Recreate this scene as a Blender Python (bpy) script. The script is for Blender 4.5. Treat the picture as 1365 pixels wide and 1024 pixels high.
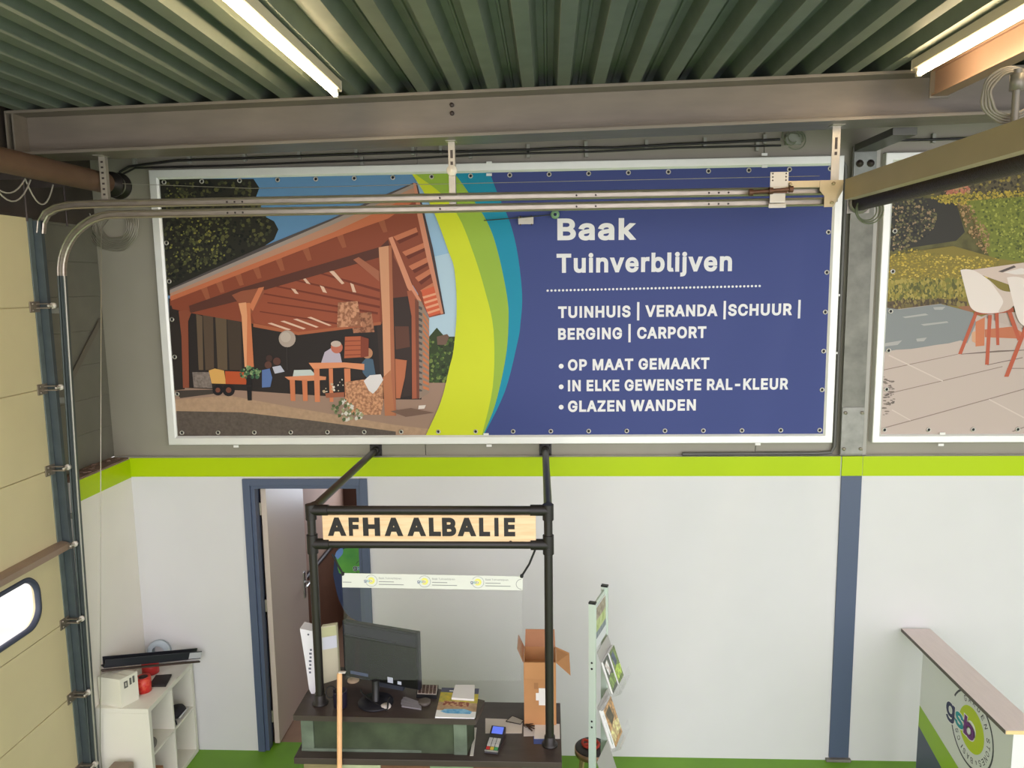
import bpy, bmesh, math, random
from mathutils import Vector, Matrix, noise as mnoise
from mathutils.geometry import tessellate_polygon, delaunay_2d_cdt
random.seed(7)
for o in list(bpy.data.objects):
    bpy.data.objects.remove(o)
SC = bpy.context.scene
COL = SC.collection

# ------------------------------------------------------------------ camera
FOC, YAW, PIT, ROL = 1017.3576, -0.04885691, 0.13186025, 0.0134279972
CAM = Vector((0.0, -5.649868, 3.740368))
fwd = Vector((math.sin(YAW)*math.cos(PIT), math.cos(YAW)*math.cos(PIT), -math.sin(PIT)))
rgt = Vector((math.cos(YAW), -math.sin(YAW), 0.0))
dwn = fwd.cross(rgt)
r2 = math.cos(ROL)*rgt + math.sin(ROL)*dwn
d2 = -math.sin(ROL)*rgt + math.cos(ROL)*dwn
cd = bpy.data.cameras.new('camera')
cd.sensor_fit = 'HORIZONTAL'; cd.sensor_width = 36.0
cd.lens = FOC/1365.0*36.0
cd.clip_start = 0.05; cd.clip_end = 200
camo = bpy.data.objects.new('camera', cd); COL.objects.link(camo)
M4 = Matrix.Identity(4)
for i in range(3):
    M4[i][0] = r2[i]; M4[i][1] = -d2[i]; M4[i][2] = -fwd[i]; M4[i][3] = CAM[i]
camo.matrix_world = M4
SC.camera = camo

# ------------------------------------------------------------------ daylight and exposure
SKY_STRENGTH = 1.0
LAMP_STRENGTH = 16.0
SC.view_settings.view_transform = 'Standard'
SC.view_settings.look = 'None'
SC.view_settings.gamma = 1.0
SC.view_settings.use_curve_mapping = False
SC.view_settings.exposure = 1.72
w = bpy.data.worlds.new('overcast_sky'); SC.world = w
w.use_nodes = True
wn = w.node_tree.nodes; wn.clear()
wo = wn.new('ShaderNodeOutputWorld'); wb = wn.new('ShaderNodeBackground')
wb.inputs[0].default_value = (1.0, 0.955, 1.02, 1); wb.inputs[1].default_value = SKY_STRENGTH
w.node_tree.links.new(wb.outputs[0], wo.inputs[0])

# ------------------------------------------------------------------ helpers
def measured(px, py, axis, val):
    """a point of the survey photograph carried onto the plane axis = val (metres)"""
    d = r2*((px-682.5)/FOC) + d2*((py-512.0)/FOC) + fwd
    t = (val-CAM[axis])/d[axis]
    return CAM + d*t
U = measured
def lin(c):
    c = c/255.0
    return c/12.92 if c <= 0.04045 else ((c+0.055)/1.055)**2.4
MATS = {}
def mat(name, rgb, rough=0.6, metal=0.0, var=0.0, scale=6.0, stretch=(1,1,1), bump=0.0, bscale=None, spec=0.5, emit=0.0, alt=None, lo=0.3, hi=0.7, detail=4.0):
    if name in MATS: return MATS[name]
    m = bpy.data.materials.new(name); m.use_nodes = True
    nt = m.node_tree; n = nt.nodes; n.clear(); L = nt.links.new
    out = n.new('ShaderNodeOutputMaterial'); b = n.new('ShaderNodeBsdfPrincipled')
    L(b.outputs[0], out.inputs[0])
    col = [lin(x) for x in rgb]
    b.inputs['Base Color'].default_value = (*col, 1)
    b.inputs['Roughness'].default_value = rough
    b.inputs['Metallic'].default_value = metal
    b.inputs['Specular IOR Level'].default_value = spec
    if emit:
        b.inputs['Emission Color'].default_value = (*col, 1); b.inputs['Emission Strength'].default_value = emit
    if var or bump or alt:
        tc = n.new('ShaderNodeTexCoord'); mp = n.new('ShaderNodeMapping'); mp.inputs['Scale'].default_value = stretch
        L(tc.outputs['Object'], mp.inputs[0])
        nz = n.new('ShaderNodeTexNoise'); nz.inputs['Scale'].default_value = scale; nz.inputs['Detail'].default_value = detail
        L(mp.outputs[0], nz.inputs['Vector'])
        if var or alt:
            rp = n.new('ShaderNodeValToRGB'); L(nz.outputs['Fac'], rp.inputs[0])
            rp.color_ramp.elements[0].position = lo; rp.color_ramp.elements[1].position = hi
            a = [c*(1-var) for c in col]; z = [min(1, c*(1+var)) for c in col] if alt is None else [lin(x) for x in alt]
            if alt is not None: a = col
            rp.color_ramp.elements[0].color = (*a, 1); rp.color_ramp.elements[1].color = (*z, 1)
            L(rp.outputs[0], b.inputs['Base Color'])
        if bump:
            bz = nz
            if bscale:
                bz = n.new('ShaderNodeTexNoise'); bz.inputs['Scale'].default_value = bscale; L(mp.outputs[0], bz.inputs['Vector'])
            bp = n.new('ShaderNodeBump'); bp.inputs['Strength'].default_value = bump; bp.inputs['Distance'].default_value = 0.01
            L(bz.outputs['Fac'], bp.inputs['Height']); L(bp.outputs[0], b.inputs['Normal'])
    MATS[name] = m
    return m
def clear_mat(name, gloss=0.06, tint=(1,1,1), haze=0.0):
    if name in MATS: return MATS[name]
    m = bpy.data.materials.new(name); m.use_nodes = True
    nt = m.node_tree; n = nt.nodes; n.clear(); L = nt.links.new
    out = n.new('ShaderNodeOutputMaterial'); mx = n.new('ShaderNodeMixShader')
    t = n.new('ShaderNodeBsdfTransparent'); t.inputs[0].default_value = (*tint, 1)
    g = n.new('ShaderNodeBsdfGlossy'); g.inputs['Roughness'].default_value = 0.05
    mx.inputs[0].default_value = gloss
    L(t.outputs[0], mx.inputs[1]); L(g.outputs[0], mx.inputs[2])
    if haze:                   # white diffuse share imitating the bright haze of reflections
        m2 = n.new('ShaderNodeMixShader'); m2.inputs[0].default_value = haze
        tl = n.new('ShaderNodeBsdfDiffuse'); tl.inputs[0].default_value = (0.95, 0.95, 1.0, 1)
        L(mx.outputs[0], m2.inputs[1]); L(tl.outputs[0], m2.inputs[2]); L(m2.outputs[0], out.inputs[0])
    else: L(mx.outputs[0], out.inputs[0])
    MATS[name] = m
    return m

def empty(name, loc, label=None, cat=None, group=None):
    o = bpy.data.objects.new(name, None); COL.objects.link(o)
    o.empty_display_size = 0.1
    o.location = loc
    if label: tag(o, label, cat, group)
    return o
def tag(o, label, cat, group=None, kind=None):
    o['label'] = label; o['category'] = cat
    if group: o['group'] = group
    if kind: o['kind'] = kind
    return o
def world_origin(o):
    v = Vector((0,0,0))
    while o is not None:
        v = v + Vector(o.location); o = o.parent
    return v

class MB:
    """collects shapes in room coordinates, then links them as ONE mesh object"""
    def __init__(s): s.v = []; s.f = []; s.mi = []; s.sm = []
    def add(s, vs, fs, mi=0, smooth=False):
        b = len(s.v); s.v += [Vector(x) for x in vs]
        for f in fs:
            s.f.append([b+i for i in f]); s.mi.append(mi); s.sm.append(smooth)
        return s
    def bm(s, b, mi=0, smooth=False):
        b.verts.index_update()
        s.add([v.co.copy() for v in b.verts], [[v.index for v in f.verts] for f in b.faces], mi, smooth); b.free(); return s
    def box(s, lo, hi, bevel=0.0, mi=0, rot=None, seg=2):
        lo = Vector(lo); hi = Vector(hi); c = (lo+hi)/2; d = hi-lo
        b = bmesh.new(); bmesh.ops.create_cube(b, size=1.0)
        for v in b.verts: v.co = Vector((v.co.x*d.x, v.co.y*d.y, v.co.z*d.z))
        if bevel: bmesh.ops.bevel(b, geom=list(b.edges), offset=min(bevel, 0.45*min(abs(x) for x in d)), segments=seg, profile=0.7, affect='EDGES')
        for v in b.verts:
            if rot is not None: v.co = rot @ v.co
            v.co += c
        return s.bm(b, mi)
    def obox(s, c, size, rot, bevel=0.0, mi=0):
        h = Vector(size)/2
        c = Vector(c)
        b = MB().box(-h, h, bevel)
        s.add([rot @ v + c for v in b.v], b.f, mi); return s
    def tube(s, pts, r, n=12, mi=0, cap=True, closed=False):
        pts = [Vector(p) for p in pts]; N = len(pts)
        rs = r if isinstance(r, (list, tuple)) else [r]*N
        vs = []; fs = []
        up = None
        for i, p in enumerate(pts):
            a = pts[i-1] if i > 0 else (pts[-1] if closed else p); z = pts[(i+1) % N] if (i < N-1 or closed) else p
            t = (z-a).normalized() if (z-a).length > 1e-9 else Vector((0,0,1))
            if up is None:
                up = Vector((0,0,1)) if abs(t.z) < 0.9 else Vector((1,0,0))
            x = t.cross(up).normalized(); y = x.cross(t).normalized(); up = y
            for k in range(n):
                an = 2*math.pi*k/n
                vs.append(p + (x*math.cos(an)+y*math.sin(an))*rs[i])
        for i in range(N-1 if not closed else N):
            j = (i+1) % N
            for k in range(n):
                fs.append([i*n+k, i*n+(k+1) % n, j*n+(k+1) % n, j*n+k])
        s.add(vs, fs, mi, True)
        if cap and not closed:
            s.add(vs[:n], [list(range(n))[::-1]], mi); s.add(vs[-n:], [list(range(n))], mi)
        return s
    def lathe(s, c, prof, axis=(0,0,1), n=28, mi=0, smooth=True):
        c = Vector(c); ax = Vector(axis).normalized()
        e = Vector((1,0,0)) if abs(ax.x) < 0.9 else Vector((0,1,0))
        x = ax.cross(e).normalized(); y = ax.cross(x)
        vs = []; fs = []
        for (r, h) in prof:
            for k in range(n):
                a = 2*math.pi*k/n; vs.append(c+ax*h+(x*math.cos(a)+y*math.sin(a))*max(r, 1e-5))
        for i in range(len(prof)-1):
            for k in range(n): fs.append([i*n+k, i*n+(k+1) % n, (i+1)*n+(k+1) % n, (i+1)*n+k])
        return s.add(vs, fs, mi, smooth)
    def prism(s, poly, d, mi=0):
        """closed flat outline pushed along d"""
        poly = [Vector(p) for p in poly]; d = Vector(d); n = len(poly)
        s.add(poly+[p+d for p in poly], [list(range(n))[::-1], list(range(n, 2*n))]+[[i, (i+1) % n, n+(i+1) % n, n+i] for i in range(n)], mi); return s
    def face(s, poly, mi=0):
        s.add(poly, [list(range(len(poly)))], mi); return s
    def build(s, name, m, parent=None, kind=None):
        me = bpy.data.meshes.new(name)
        if parent is not None: org = world_origin(parent)
        else:
            xs = [v.x for v in s.v]; ys = [v.y for v in s.v]; zs = [v.z for v in s.v]
            org = Vector(((min(xs)+max(xs))/2, (min(ys)+max(ys))/2, min(zs)))
        me.from_pydata([v-org for v in s.v], [], s.f)
        for p, k, sm in zip(me.polygons, s.mi, s.sm): p.material_index = k; p.use_smooth = sm
        bm = bmesh.new(); bm.from_mesh(me); bmesh.ops.recalc_face_normals(bm, faces=bm.faces[:]) if name not in ('sheet','print','lettering') else None
        bm.to_mesh(me); bm.free()
        o = bpy.data.objects.new(name, me); COL.objects.link(o)
        for x in (m if isinstance(m, (list, tuple)) else [m]): me.materials.append(x)
        if parent is not None: o.parent = parent
        else: o.location = org
        if kind: o['kind'] = kind
        return o
def children(o): return [c for c in bpy.data.objects if c.parent == o]
def copy_tree(o, parent=None):
    kids = children(o)
    c = o.copy(); COL.objects.link(c)
    if parent is not None: c.parent = parent
    for k in kids: copy_tree(k, c)
    return c

# ---------------- lettering: sans serif letter outlines, advance and loops (x, y pairs) in thousandths of an em
GLYPH = {
 '&': (448, [[197,-7,150,-2,110,12,78,34,54,62,39,96,34,133,37,163,47,189,63,213,85,235,140,279,255,375,262,405,258,427,245,445,226,457,201,461,184,459,168,453,155,444,145,431,139,416,137,399,139,380,145,363,438,0,364,0,171,231,102,319,87,344,78,370,75,398,79,430,91,458,109,481,134,499,165,510,200,513,235,510,266,499,290,482,308,459,320,433,324,404,322,382,305,342,275,308,256,293,154,217,128,195,110,174,100,154,97,131,100,108,109,87,124,70,143,57,166,49,193,46,223,50,251,59,278,75,301,95,321,121,336,151,346,186,349,224,408,224,405,180,397,144,385,115,371,92,333,47,305,23,271,7,234,-3]]),
 '-': (453, [[337,244,337,188,114,188,114,244]]),
 'A': (480, [[16,0,201,509,276,509,463,0,395,0,287,302,232,478,245,478,228,419,191,302,85,0],[110,142,110,199,370,199,370,142]]),
 'B': (456, [[60,0,60,509,241,509,289,504,329,491,359,469,381,442,394,410,398,374,395,344,387,320,373,301,356,286,336,275,315,267,315,262,339,257,363,245,385,227,402,203,414,173,418,136,413,100,400,67,377,39,344,18,301,4,247,0],[125,57,245,57,296,63,330,80,349,105,355,137,352,161,342,184,327,203,306,218,279,228,248,231,125,231],[125,285,238,285,265,288,288,296,308,309,323,326,333,348,336,372,330,403,313,429,283,446,240,452,125,452]]),
 'C': (510, [[267,-7,205,1,150,25,104,63,70,115,48,179,40,254,48,329,70,393,104,445,150,484,205,508,267,516,305,513,340,504,373,490,402,471,427,447,448,418,463,385,473,348,408,348,401,373,389,395,375,413,357,428,337,440,315,449,292,454,267,456,223,450,184,432,150,403,125,364,109,314,103,254,109,194,125,145,151,105,184,76,223,59,267,53,292,55,315,60,337,69,357,81,375,96,389,114,401,136,408,160,473,160,463,124,448,91,428,62,402,38,373,19,341,5,305,-4]]),
 'D': (502, [[219,0,96,0,96,57,215,57,272,63,318,81,354,110,379,149,394,198,399,255,394,312,379,361,354,399,320,428,275,446,221,452,93,452,93,509,225,509,294,501,353,478,399,441,433,391,455,329,462,255,455,181,433,119,398,68,351,31,291,8],[125,509,125,0,60,0,60,509]]),
 'E': (419, [[60,0,60,509,372,509,372,452,125,452,125,286,355,286,355,229,125,229,125,57,375,57,375,0]]),
 'F': (410, [[60,0,60,509,369,509,369,452,125,452,125,278,346,278,346,221,125,221,125,0]]),
 'G': (520, [[269,-7,205,1,149,25,104,64,69,116,47,179,40,254,47,329,69,393,103,445,149,484,203,508,265,516,304,513,340,504,374,489,403,469,429,445,449,416,465,384,474,349,408,349,399,372,387,393,373,411,356,427,337,439,315,448,291,454,265,456,222,450,183,432,150,404,125,364,109,314,103,254,109,194,125,145,151,105,184,76,224,59,269,53,309,57,345,71,374,93,396,123,410,160,415,202,434,199,283,199,283,256,478,256,478,200,471,141,451,91,419,50,377,19,326,0]]),
 'H': (517, [[60,0,60,509,125,509,125,289,392,289,392,509,457,509,457,0,392,0,392,232,125,232,125,0]]),
 'I': (205, [[72,0,72,510,133,510,133,0]]),
 'K': (467, [[104,145,104,216,212,344,364,509,448,509,231,276,228,276],[60,0,60,509,125,509,125,334,124,225,125,193,125,0],[372,0,188,259,228,309,449,0]]),
 'L': (393, [[60,0,60,509,125,509,125,57,361,57,361,0]]),
 'M': (628, [[60,0,60,509,152,509,322,49,307,49,352,187,476,509,568,509,568,0,504,0,507,457,513,457,456,291,342,0,286,0,112,457,119,457,122,0]]),
 'N': (523, [[60,0,60,509,136,509,414,55,405,54,399,509,463,509,463,0,387,0,202,290,108,452,119,454,125,0]]),
 'O': (533, [[267,-7,205,1,150,25,105,63,70,115,48,179,40,254,48,329,70,393,105,445,150,484,205,508,267,516,329,508,384,484,429,445,464,393,486,329,493,254,486,179,464,115,429,63,384,25,329,1],[267,53,310,59,349,76,383,105,408,144,425,194,430,254,425,314,408,365,383,404,349,433,310,450,267,456,223,450,184,433,151,404,125,364,109,314,103,254,109,194,125,144,151,105,184,76,223,59]]),
 'P': (445, [[60,0,60,509,235,509,289,503,332,487,366,462,390,430,404,391,409,348,404,304,390,265,366,233,332,207,289,191,235,186,109,186,109,242,233,242,269,246,297,256,318,272,333,294,342,319,344,348,342,376,333,402,318,423,297,439,268,449,232,452,125,452,125,0]]),
 'R': (449, [[60,0,60,509,236,509,290,504,333,489,367,465,390,433,405,395,409,352,405,309,390,271,367,240,333,217,289,203,236,198,96,198,96,255,234,255,269,258,298,267,319,281,334,300,342,324,345,352,342,380,334,405,319,425,298,440,269,449,233,452,125,452,125,0],[353,0,230,229,303,229,428,0]]),
 'S': (447, [[224,-9,172,-4,128,9,91,31,64,60,46,96,38,137,104,137,110,110,123,88,142,71,166,59,194,52,224,49,257,52,286,60,311,74,329,92,341,114,346,139,342,161,332,179,316,193,296,205,184,239,128,260,86,289,60,326,52,372,58,413,75,448,102,476,138,498,180,511,227,516,275,511,316,498,351,476,377,449,394,415,401,378,337,378,326,412,302,437,267,453,225,459,194,456,167,448,145,435,129,418,118,398,115,376,119,352,131,334,148,319,169,308,212,293,312,264,359,238,379,220,395,198,405,171,408,139,403,99,386,64,360,34,323,11,278,-4]]),
 'T': (449, [[32,452,32,509,417,509,417,452,257,452,257,0,193,0,193,452]]),
 'U': (517, [[259,-8,203,-2,154,15,114,43,85,80,66,124,60,173,60,509,124,509,124,178,128,144,141,113,160,87,187,68,220,56,259,52,298,56,331,68,357,87,377,113,389,144,393,178,393,509,457,509,457,173,451,124,433,80,403,43,363,15,315,-2]]),
 'V': (480, [[204,0,16,509,84,509,192,206,203,176,248,31,235,31,252,90,290,206,395,509,463,509,278,0]]),
 'W': (686, [[155,0,16,509,82,509,163,196,197,40,189,40,224,196,306,509,380,509,462,196,497,40,488,40,523,196,603,509,670,509,530,0,455,0,351,391,336,475,350,475,318,323,230,0]]),
 'Z': (438, [[42,0,42,46,273,385,341,476,348,454,40,452,40,509,397,509,397,462,169,129,97,33,90,54,399,57,399,0]]),
 'a': (389, [[160,-9,126,-5,94,5,68,22,48,45,35,73,30,108,34,138,43,161,58,179,78,193,100,203,125,211,265,235,273,243,273,279,267,297,256,311,240,322,220,329,196,331,171,329,149,322,132,313,107,288,100,274,41,291,57,322,79,346,104,364,133,375,163,382,194,384,239,379,263,372,286,360,306,343,322,320,333,290,337,251,337,0,277,0,277,52,272,52,264,38,236,12,215,1,190,-6],[170,45,202,49,228,59,248,74,263,93,272,115,276,138,276,190,134,159,117,150,103,139,95,124,92,105,94,87,102,72,114,61,130,52,149,47]]),
 'b': (424, [[229,-8,198,-5,172,4,153,17,138,31,118,59,112,59,112,0,53,0,53,509,114,509,114,319,137,346,152,360,171,373,197,381,229,384,274,378,313,361,345,332,370,293,385,245,390,189,385,133,370,84,346,45,313,16,274,-2],[220,47,253,51,279,66,301,88,316,117,325,151,328,189,325,227,316,261,301,290,280,311,253,325,220,330,188,325,161,312,140,291,125,263,116,229,113,189,116,150,125,115,140,86,162,65,188,51]]),
 'e': (404, [[212,-8,161,-2,117,16,82,46,56,85,40,132,34,187,39,242,55,290,81,329,115,359,157,378,205,384,236,382,266,374,294,361,319,341,341,315,357,282,368,242,371,194,371,169,75,169,75,221,338,221,310,202,307,237,298,269,283,294,263,314,237,326,205,330,173,326,146,313,125,294,109,270,99,241,96,211,96,178,100,139,110,106,128,80,151,61,179,50,212,46,234,48,254,53,271,61,285,73,297,88,306,105,365,91,353,63,335,39,311,19,283,4,249,-5]]),
 'g': (425, [[207,-151,168,-148,134,-140,105,-127,82,-110,64,-91,51,-69,101,-41,136,-78,154,-88,178,-95,207,-97,249,-92,282,-75,304,-47,311,-6,311,68,287,41,272,28,252,16,227,8,195,5,152,10,113,27,80,53,55,90,39,136,34,191,39,246,55,293,80,332,112,361,152,378,196,384,228,382,253,373,273,360,288,346,313,319,313,379,372,379,372,-9,367,-54,350,-90,324,-117,291,-136,251,-147],[205,59,237,63,264,75,285,95,300,121,309,154,312,193,309,231,300,264,285,291,264,312,237,325,205,330,172,325,145,312,124,290,109,262,99,229,96,193,99,155,109,123,124,96,145,76,172,63]]),
 'i': (167, [[53,0,53,379,114,379,114,0],[84,443,67,446,54,455,44,468,41,483,44,499,54,512,67,521,84,524,100,521,114,512,123,499,126,483,123,468,114,455,100,446]]),
 'j': (167, [[53,379,114,379,114,-30,111,-63,102,-90,86,-113,65,-129,37,-139,-10,-143,-10,-87,25,-83,40,-72,50,-54,53,-29],[83,443,67,446,53,455,44,468,41,483,44,499,53,512,67,521,83,524,100,521,114,512,123,499,126,483,123,468,114,455,100,446]]),
 'k': (381, [[110,137,110,212,121,212,284,379,360,379,184,199,177,199],[53,0,53,509,114,509,114,0],[294,0,148,186,191,229,372,0]]),
 'l': (189, [[101,3,74,20,58,47,53,84,53,509,114,509,114,99,115,77,120,62,130,54,170,54,181,3]]),
 'n': (410, [[114,227,114,0,53,0,53,379,112,379,112,287,102,287,124,332,152,362,187,379,227,384,264,380,295,369,321,349,341,321,353,285,357,240,357,0,296,0,296,235,290,275,273,304,246,323,210,329,184,326,161,317,141,303,126,283,117,257]]),
 'r': (259, [[53,0,53,379,112,379,112,321,115,321,130,347,152,367,181,380,243,384,243,322,207,326,182,323,159,315,140,301,126,284,117,262,114,237,114,0]]),
 's': (365, [[182,-8,145,-5,112,3,84,18,62,38,45,63,36,94,94,107,105,79,124,60,150,49,181,45,217,50,244,62,262,81,268,103,265,121,254,136,237,147,212,155,149,170,104,186,72,208,53,237,47,274,51,305,65,332,87,354,115,370,149,381,187,384,223,381,254,372,279,358,299,339,314,316,324,290,268,277,258,298,243,316,219,328,187,333,156,329,131,317,114,299,109,277,112,258,124,243,144,232,172,223,229,209,275,194,306,171,325,142,331,107,326,75,312,47,290,24,260,6,223,-5]]),
 'u': (410, [[182,-5,146,-1,115,11,89,31,69,59,57,95,53,139,53,379,114,379,114,144,119,105,137,75,164,56,200,50,226,53,249,62,268,77,283,97,293,122,296,153,296,379,357,379,357,0,298,0,298,92,307,92,286,47,257,17,222,0]]),
 'v': (389, [[163,0,17,379,84,379,165,155,177,121,206,21,184,21,224,155,305,379,371,379,226,0]]),
 '|': (230, [[141,673,141,-164,88,-164,88,673]]),
}
SPACE_W = 188
_tc = {}
def _area(l): return 0.5*sum(l[i-1][0]*l[i][1]-l[i][0]*l[i-1][1] for i in range(len(l)))
def _wind(p, l):
    w = 0
    for i in range(len(l)):
        a, b = l[i-1], l[i]
        s = (b[0]-a[0])*(p[1]-a[1])-(b[1]-a[1])*(p[0]-a[0])
        if a[1] <= p[1] < b[1] and s > 0: w += 1
        elif b[1] <= p[1] < a[1] and s < 0: w -= 1
    return w
def _grow(l, d):
    n = len(l); out = []
    for i in range(n):
        a, b, c = Vector(l[i-1]), Vector(l[i]), Vector(l[(i+1) % n])
        e, f = (b-a).normalized(), (c-b).normalized()
        n1, n2 = Vector((e.y, -e.x)), Vector((f.y, -f.x)); m = n1+n2
        if m.length < 1e-4: out.append(tuple(b+n1*d)); continue
        m.normalize(); k = d/max(m.dot(n1), 0.55); out.append(tuple(b+m*k))
    return out
def flat_fill(loops):
    """outline loops (solid ones run anticlockwise, holes clockwise, overlaps allowed) to vertices and triangles"""
    vs = [Vector((p[0], p[1])) for l in loops for p in l]; es = []; o = 0
    for l in loops:
        es += [(o+i, o+(i+1) % len(l)) for i in range(len(l))]; o += len(l)
    V, _e, F, *_r = delaunay_2d_cdt(vs, es, [], 0, 1e-5)
    keep = []
    for f in F:
        c = (V[f[0]]+V[f[1]]+V[f[2]])/3
        if sum(_wind(c, l) for l in loops) > 0: keep.append(list(f))
    return V, keep
def glyphs(txt, bold=0.0):
    k = (txt, bold)
    if k in _tc: return _tc[k]
    V, F, x = [], [], 0.0
    for ch in txt:
        if ch == ' ': x += SPACE_W/1000.0+bold; continue
        adv, raw = GLYPH[ch]
        ls = [[(q[i]/1000.0, q[i+1]/1000.0) for i in range(0, len(q), 2)] for q in raw]
        v, f = flat_fill([_grow(l[::-1], bold) for l in ls])
        b = len(V); V += [Vector((q.x+x, q.y)) for q in v]; F += [[b+i_ for i_ in t] for t in f]
        x += adv/1000.0+2*bold*0.85
    _tc[k] = (V, F); return _tc[k]
def write(mb, txt, p0, u, v, width, cap, bold=0.02, mi=0):
    """letters from p0 along u (unit), up v (unit); fitted to width and capital height"""
    vs, fs = glyphs(txt, bold)
    h, _ = glyphs('H', bold)
    y0 = min(q.y for q in h); y1 = max(q.y for q in h)
    x0 = min(q.x for q in vs); x1 = max(q.x for q in vs)
    ky = cap/(y1-y0); kx = width/(x1-x0) if width else ky
    mb.add([Vector(p0)+Vector(u)*((q.x-x0)*kx)+Vector(v)*((q.y-y0)*ky) for q in vs], fs, mi)
def arc_pts(c, u, v, r, a0, a1, n=32):
    return [Vector(c)+Vector(u)*(r*math.cos(math.radians(a0+(a1-a0)*i/n)))+Vector(v)*(r*math.sin(math.radians(a0+(a1-a0)*i/n))) for i in range(n+1)]
def ring(mb, c, u, v, ri, ro, a0=0, a1=360, mi=0, n=40):
    A = arc_pts(c, u, v, ri, a0, a1, n); B = arc_pts(c, u, v, ro, a0, a1, n)
    mb.add(A+B, [[i, i+1, n+2+i, n+1+i] for i in range(n)], mi)
def RZ(deg): return Matrix.Rotation(math.radians(deg), 3, 'Z')

# ------------------------------------------------------------------ materials
white_wall = mat('white_wall_panel', (215,215,214), 0.45, var=0.015, scale=3, spec=0.35)
grey_wall = mat('grey_sandwich_panel', (146,142,126), 0.5, var=0.05, scale=2)
lime = mat('lime_green_paint', (176,204,6), 0.4, spec=0.2)
slate = mat('slate_blue_paint', (78,90,114), 0.45)
floor_green = mat('green_floor_coating', (108,158,34), 0.5, var=0.06, scale=4)
galv = mat('galvanised_steel', (116,116,106), 0.5, 0.4, var=0.25, scale=9, detail=8)
galv_light = mat('zinc_plated_steel', (172,166,150), 0.4, 0.6, var=0.08, scale=20)
track_steel = mat('door_track_steel', (168,160,146), 0.36, 0.8, var=0.12, scale=12, stretch=(1,1,6))
beam_paint = mat('brown_grey_beam_paint', (116,109,97), 0.42, 0.1, var=0.1, scale=3, stretch=(1,4,4))
deck_mat = mat('steel_roof_deck', (100,110,98), 0.5, 0.15, var=0.1, scale=7)
dark_steel = mat('dark_steel', (66,58,54), 0.5, 0.3, var=0.2, scale=8)
brown_tube = mat('brown_primer', (92,70,54), 0.55, 0.1, var=0.12, scale=9)
alu = mat('aluminium_frame', (230,231,224), 0.35, 0.2, var=0.02, scale=10)
black_pipe = mat('black_coated_pipe', (40,37,34), 0.38, 0.2)
black_plastic = mat('black_plastic', (26,26,28), 0.4)
rubber = mat('black_rubber', (22,22,22), 0.7)
cream = mat('cream_door_panel', (206,194,152), 0.5, var=0.03, scale=3)
end_steel = mat('blue_grey_steel', (112,122,120), 0.45, 0.4, var=0.15, scale=10)

# ================================================================== THE SETTING
S = 'structure'
WX0, WX1 = -3.255, 7.0       # lower white wall, left corner and right end
YF = -8.5; YR = -5.0                    # hall runs on behind the photographer; roof cut short for sky light
MB().box((-3.6, YF, -0.06), (WX1, 0.12, 0.0)).build('floor', floor_green, kind=S)
# lower white cladding with the doorway cut out
DX0, DX1, DZ = -2.36, -1.41, 2.25
b = MB().box((WX0-0.155, 0.0, 0.0), (DX0, 0.12, 2.43)).box((DX1, 0.0, 0.0), (WX1, 0.12, 2.43)).box((DX0, 0.0, DZ), (DX1, 0.12, 2.43))
for xs in (-0.35, 0.9):      # faint vertical panel joints
    pass
b.build('wall_back', white_wall, kind=S)
# upper sandwich panels
b = MB()
xe = [-3.45, -0.95, 1.55, 4.05, WX1]
for x0, x1 in zip(xe, xe[1:]):
    b.box((x0, 0.06, 2.4302), (x1-0.004, 0.14, 5.4), 0.004)
b.build('wall_back_upper', grey_wall, kind=S)
# lower left white wall and the wall above its ledge
MB().box((WX0-0.155, -0.70, 0.0), (WX0, -0.0005, 2.425)).build('wall_left', mat('white_side_wall', (232,228,216), 0.5, var=0.02, scale=3), kind=S)
b = MB(); z = 2.432
while z < 4.2:
    b.box((-3.46, -0.735, z), (-3.41, 0.0595, min(z+0.25, 4.2)), 0.006); z += 0.25
b.box((-3.47, -0.735, 2.432), (-3.4605, 0.0595, 4.2))
b.build('wall_left_upper', mat('dark_grey_cladding', (112,110,98), 0.55, var=0.08, scale=5), kind=S)
b = MB().box((-3.46, -5.6, 4.2002), (-3.41, 0.0595, 5.2)).box((-3.46, YF, 0), (-3.41, -5.6, 5.2))
b.build('wall_left_top', mat('header_steel', (74,66,60), 0.55, 0.2, var=0.2, scale=5), kind=S)
b = MB().box((-3.409, -0.72, 2.4255), (-3.262, -0.002, 2.437), 0.003)
for i in range(26):
    x = random.uniform(-3.39, -3.28); y = random.uniform(-0.65, -0.05); r = random.uniform(0.004, 0.013)
    b.box((x-r, y-r*1.6, 2.437), (x+r, y+r*1.6, 2.437+r*0.7), 0.002, rot=RZ(random.uniform(0, 180)))
b.build('trim_1', mat('dusty_brown_ledge', (124,102,88), 0.8, var=0.25, scale=22), kind=S)
MB().box((WX1, YR, 0.0), (WX1+0.1, 0.12, 5.4)).build('wall_right_light_shield', white_wall, kind=S)  # unseen wall, added to hold back sky light from the right
# lime stripes, slate post cover
MB().box((WX0+0.0005, -0.004, 2.283), (2.158, -0.0002, 2.432)).build('trim_2', lime, kind=S)
MB().box((2.165, -0.014, 2.286), (2.314, -0.0002, 2.434), 0.002).build('trim_3', lime, kind=S)
MB().box((2.321, -0.004, 2.283), (WX1, -0.0002, 2.432)).build('trim_4', lime, kind=S)
MB().box((WX0+0.0002, -0.70, 2.278), (WX0+0.004, -0.0045, 2.4245)).build('trim_5', lime, kind=S)
MB().box((2.165, -0.014, 0.03), (2.314, -0.0002, 2.2855), 0.002).build('trim_6', slate, kind=S)
MB().box((2.14, -0.03, 0.0), (2.33, -0.0002, 0.022), 0.004).build('trim_7', mat('column_base_grey', (120,118,110), 0.7, var=0.2, scale=15), kind=S)
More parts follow.
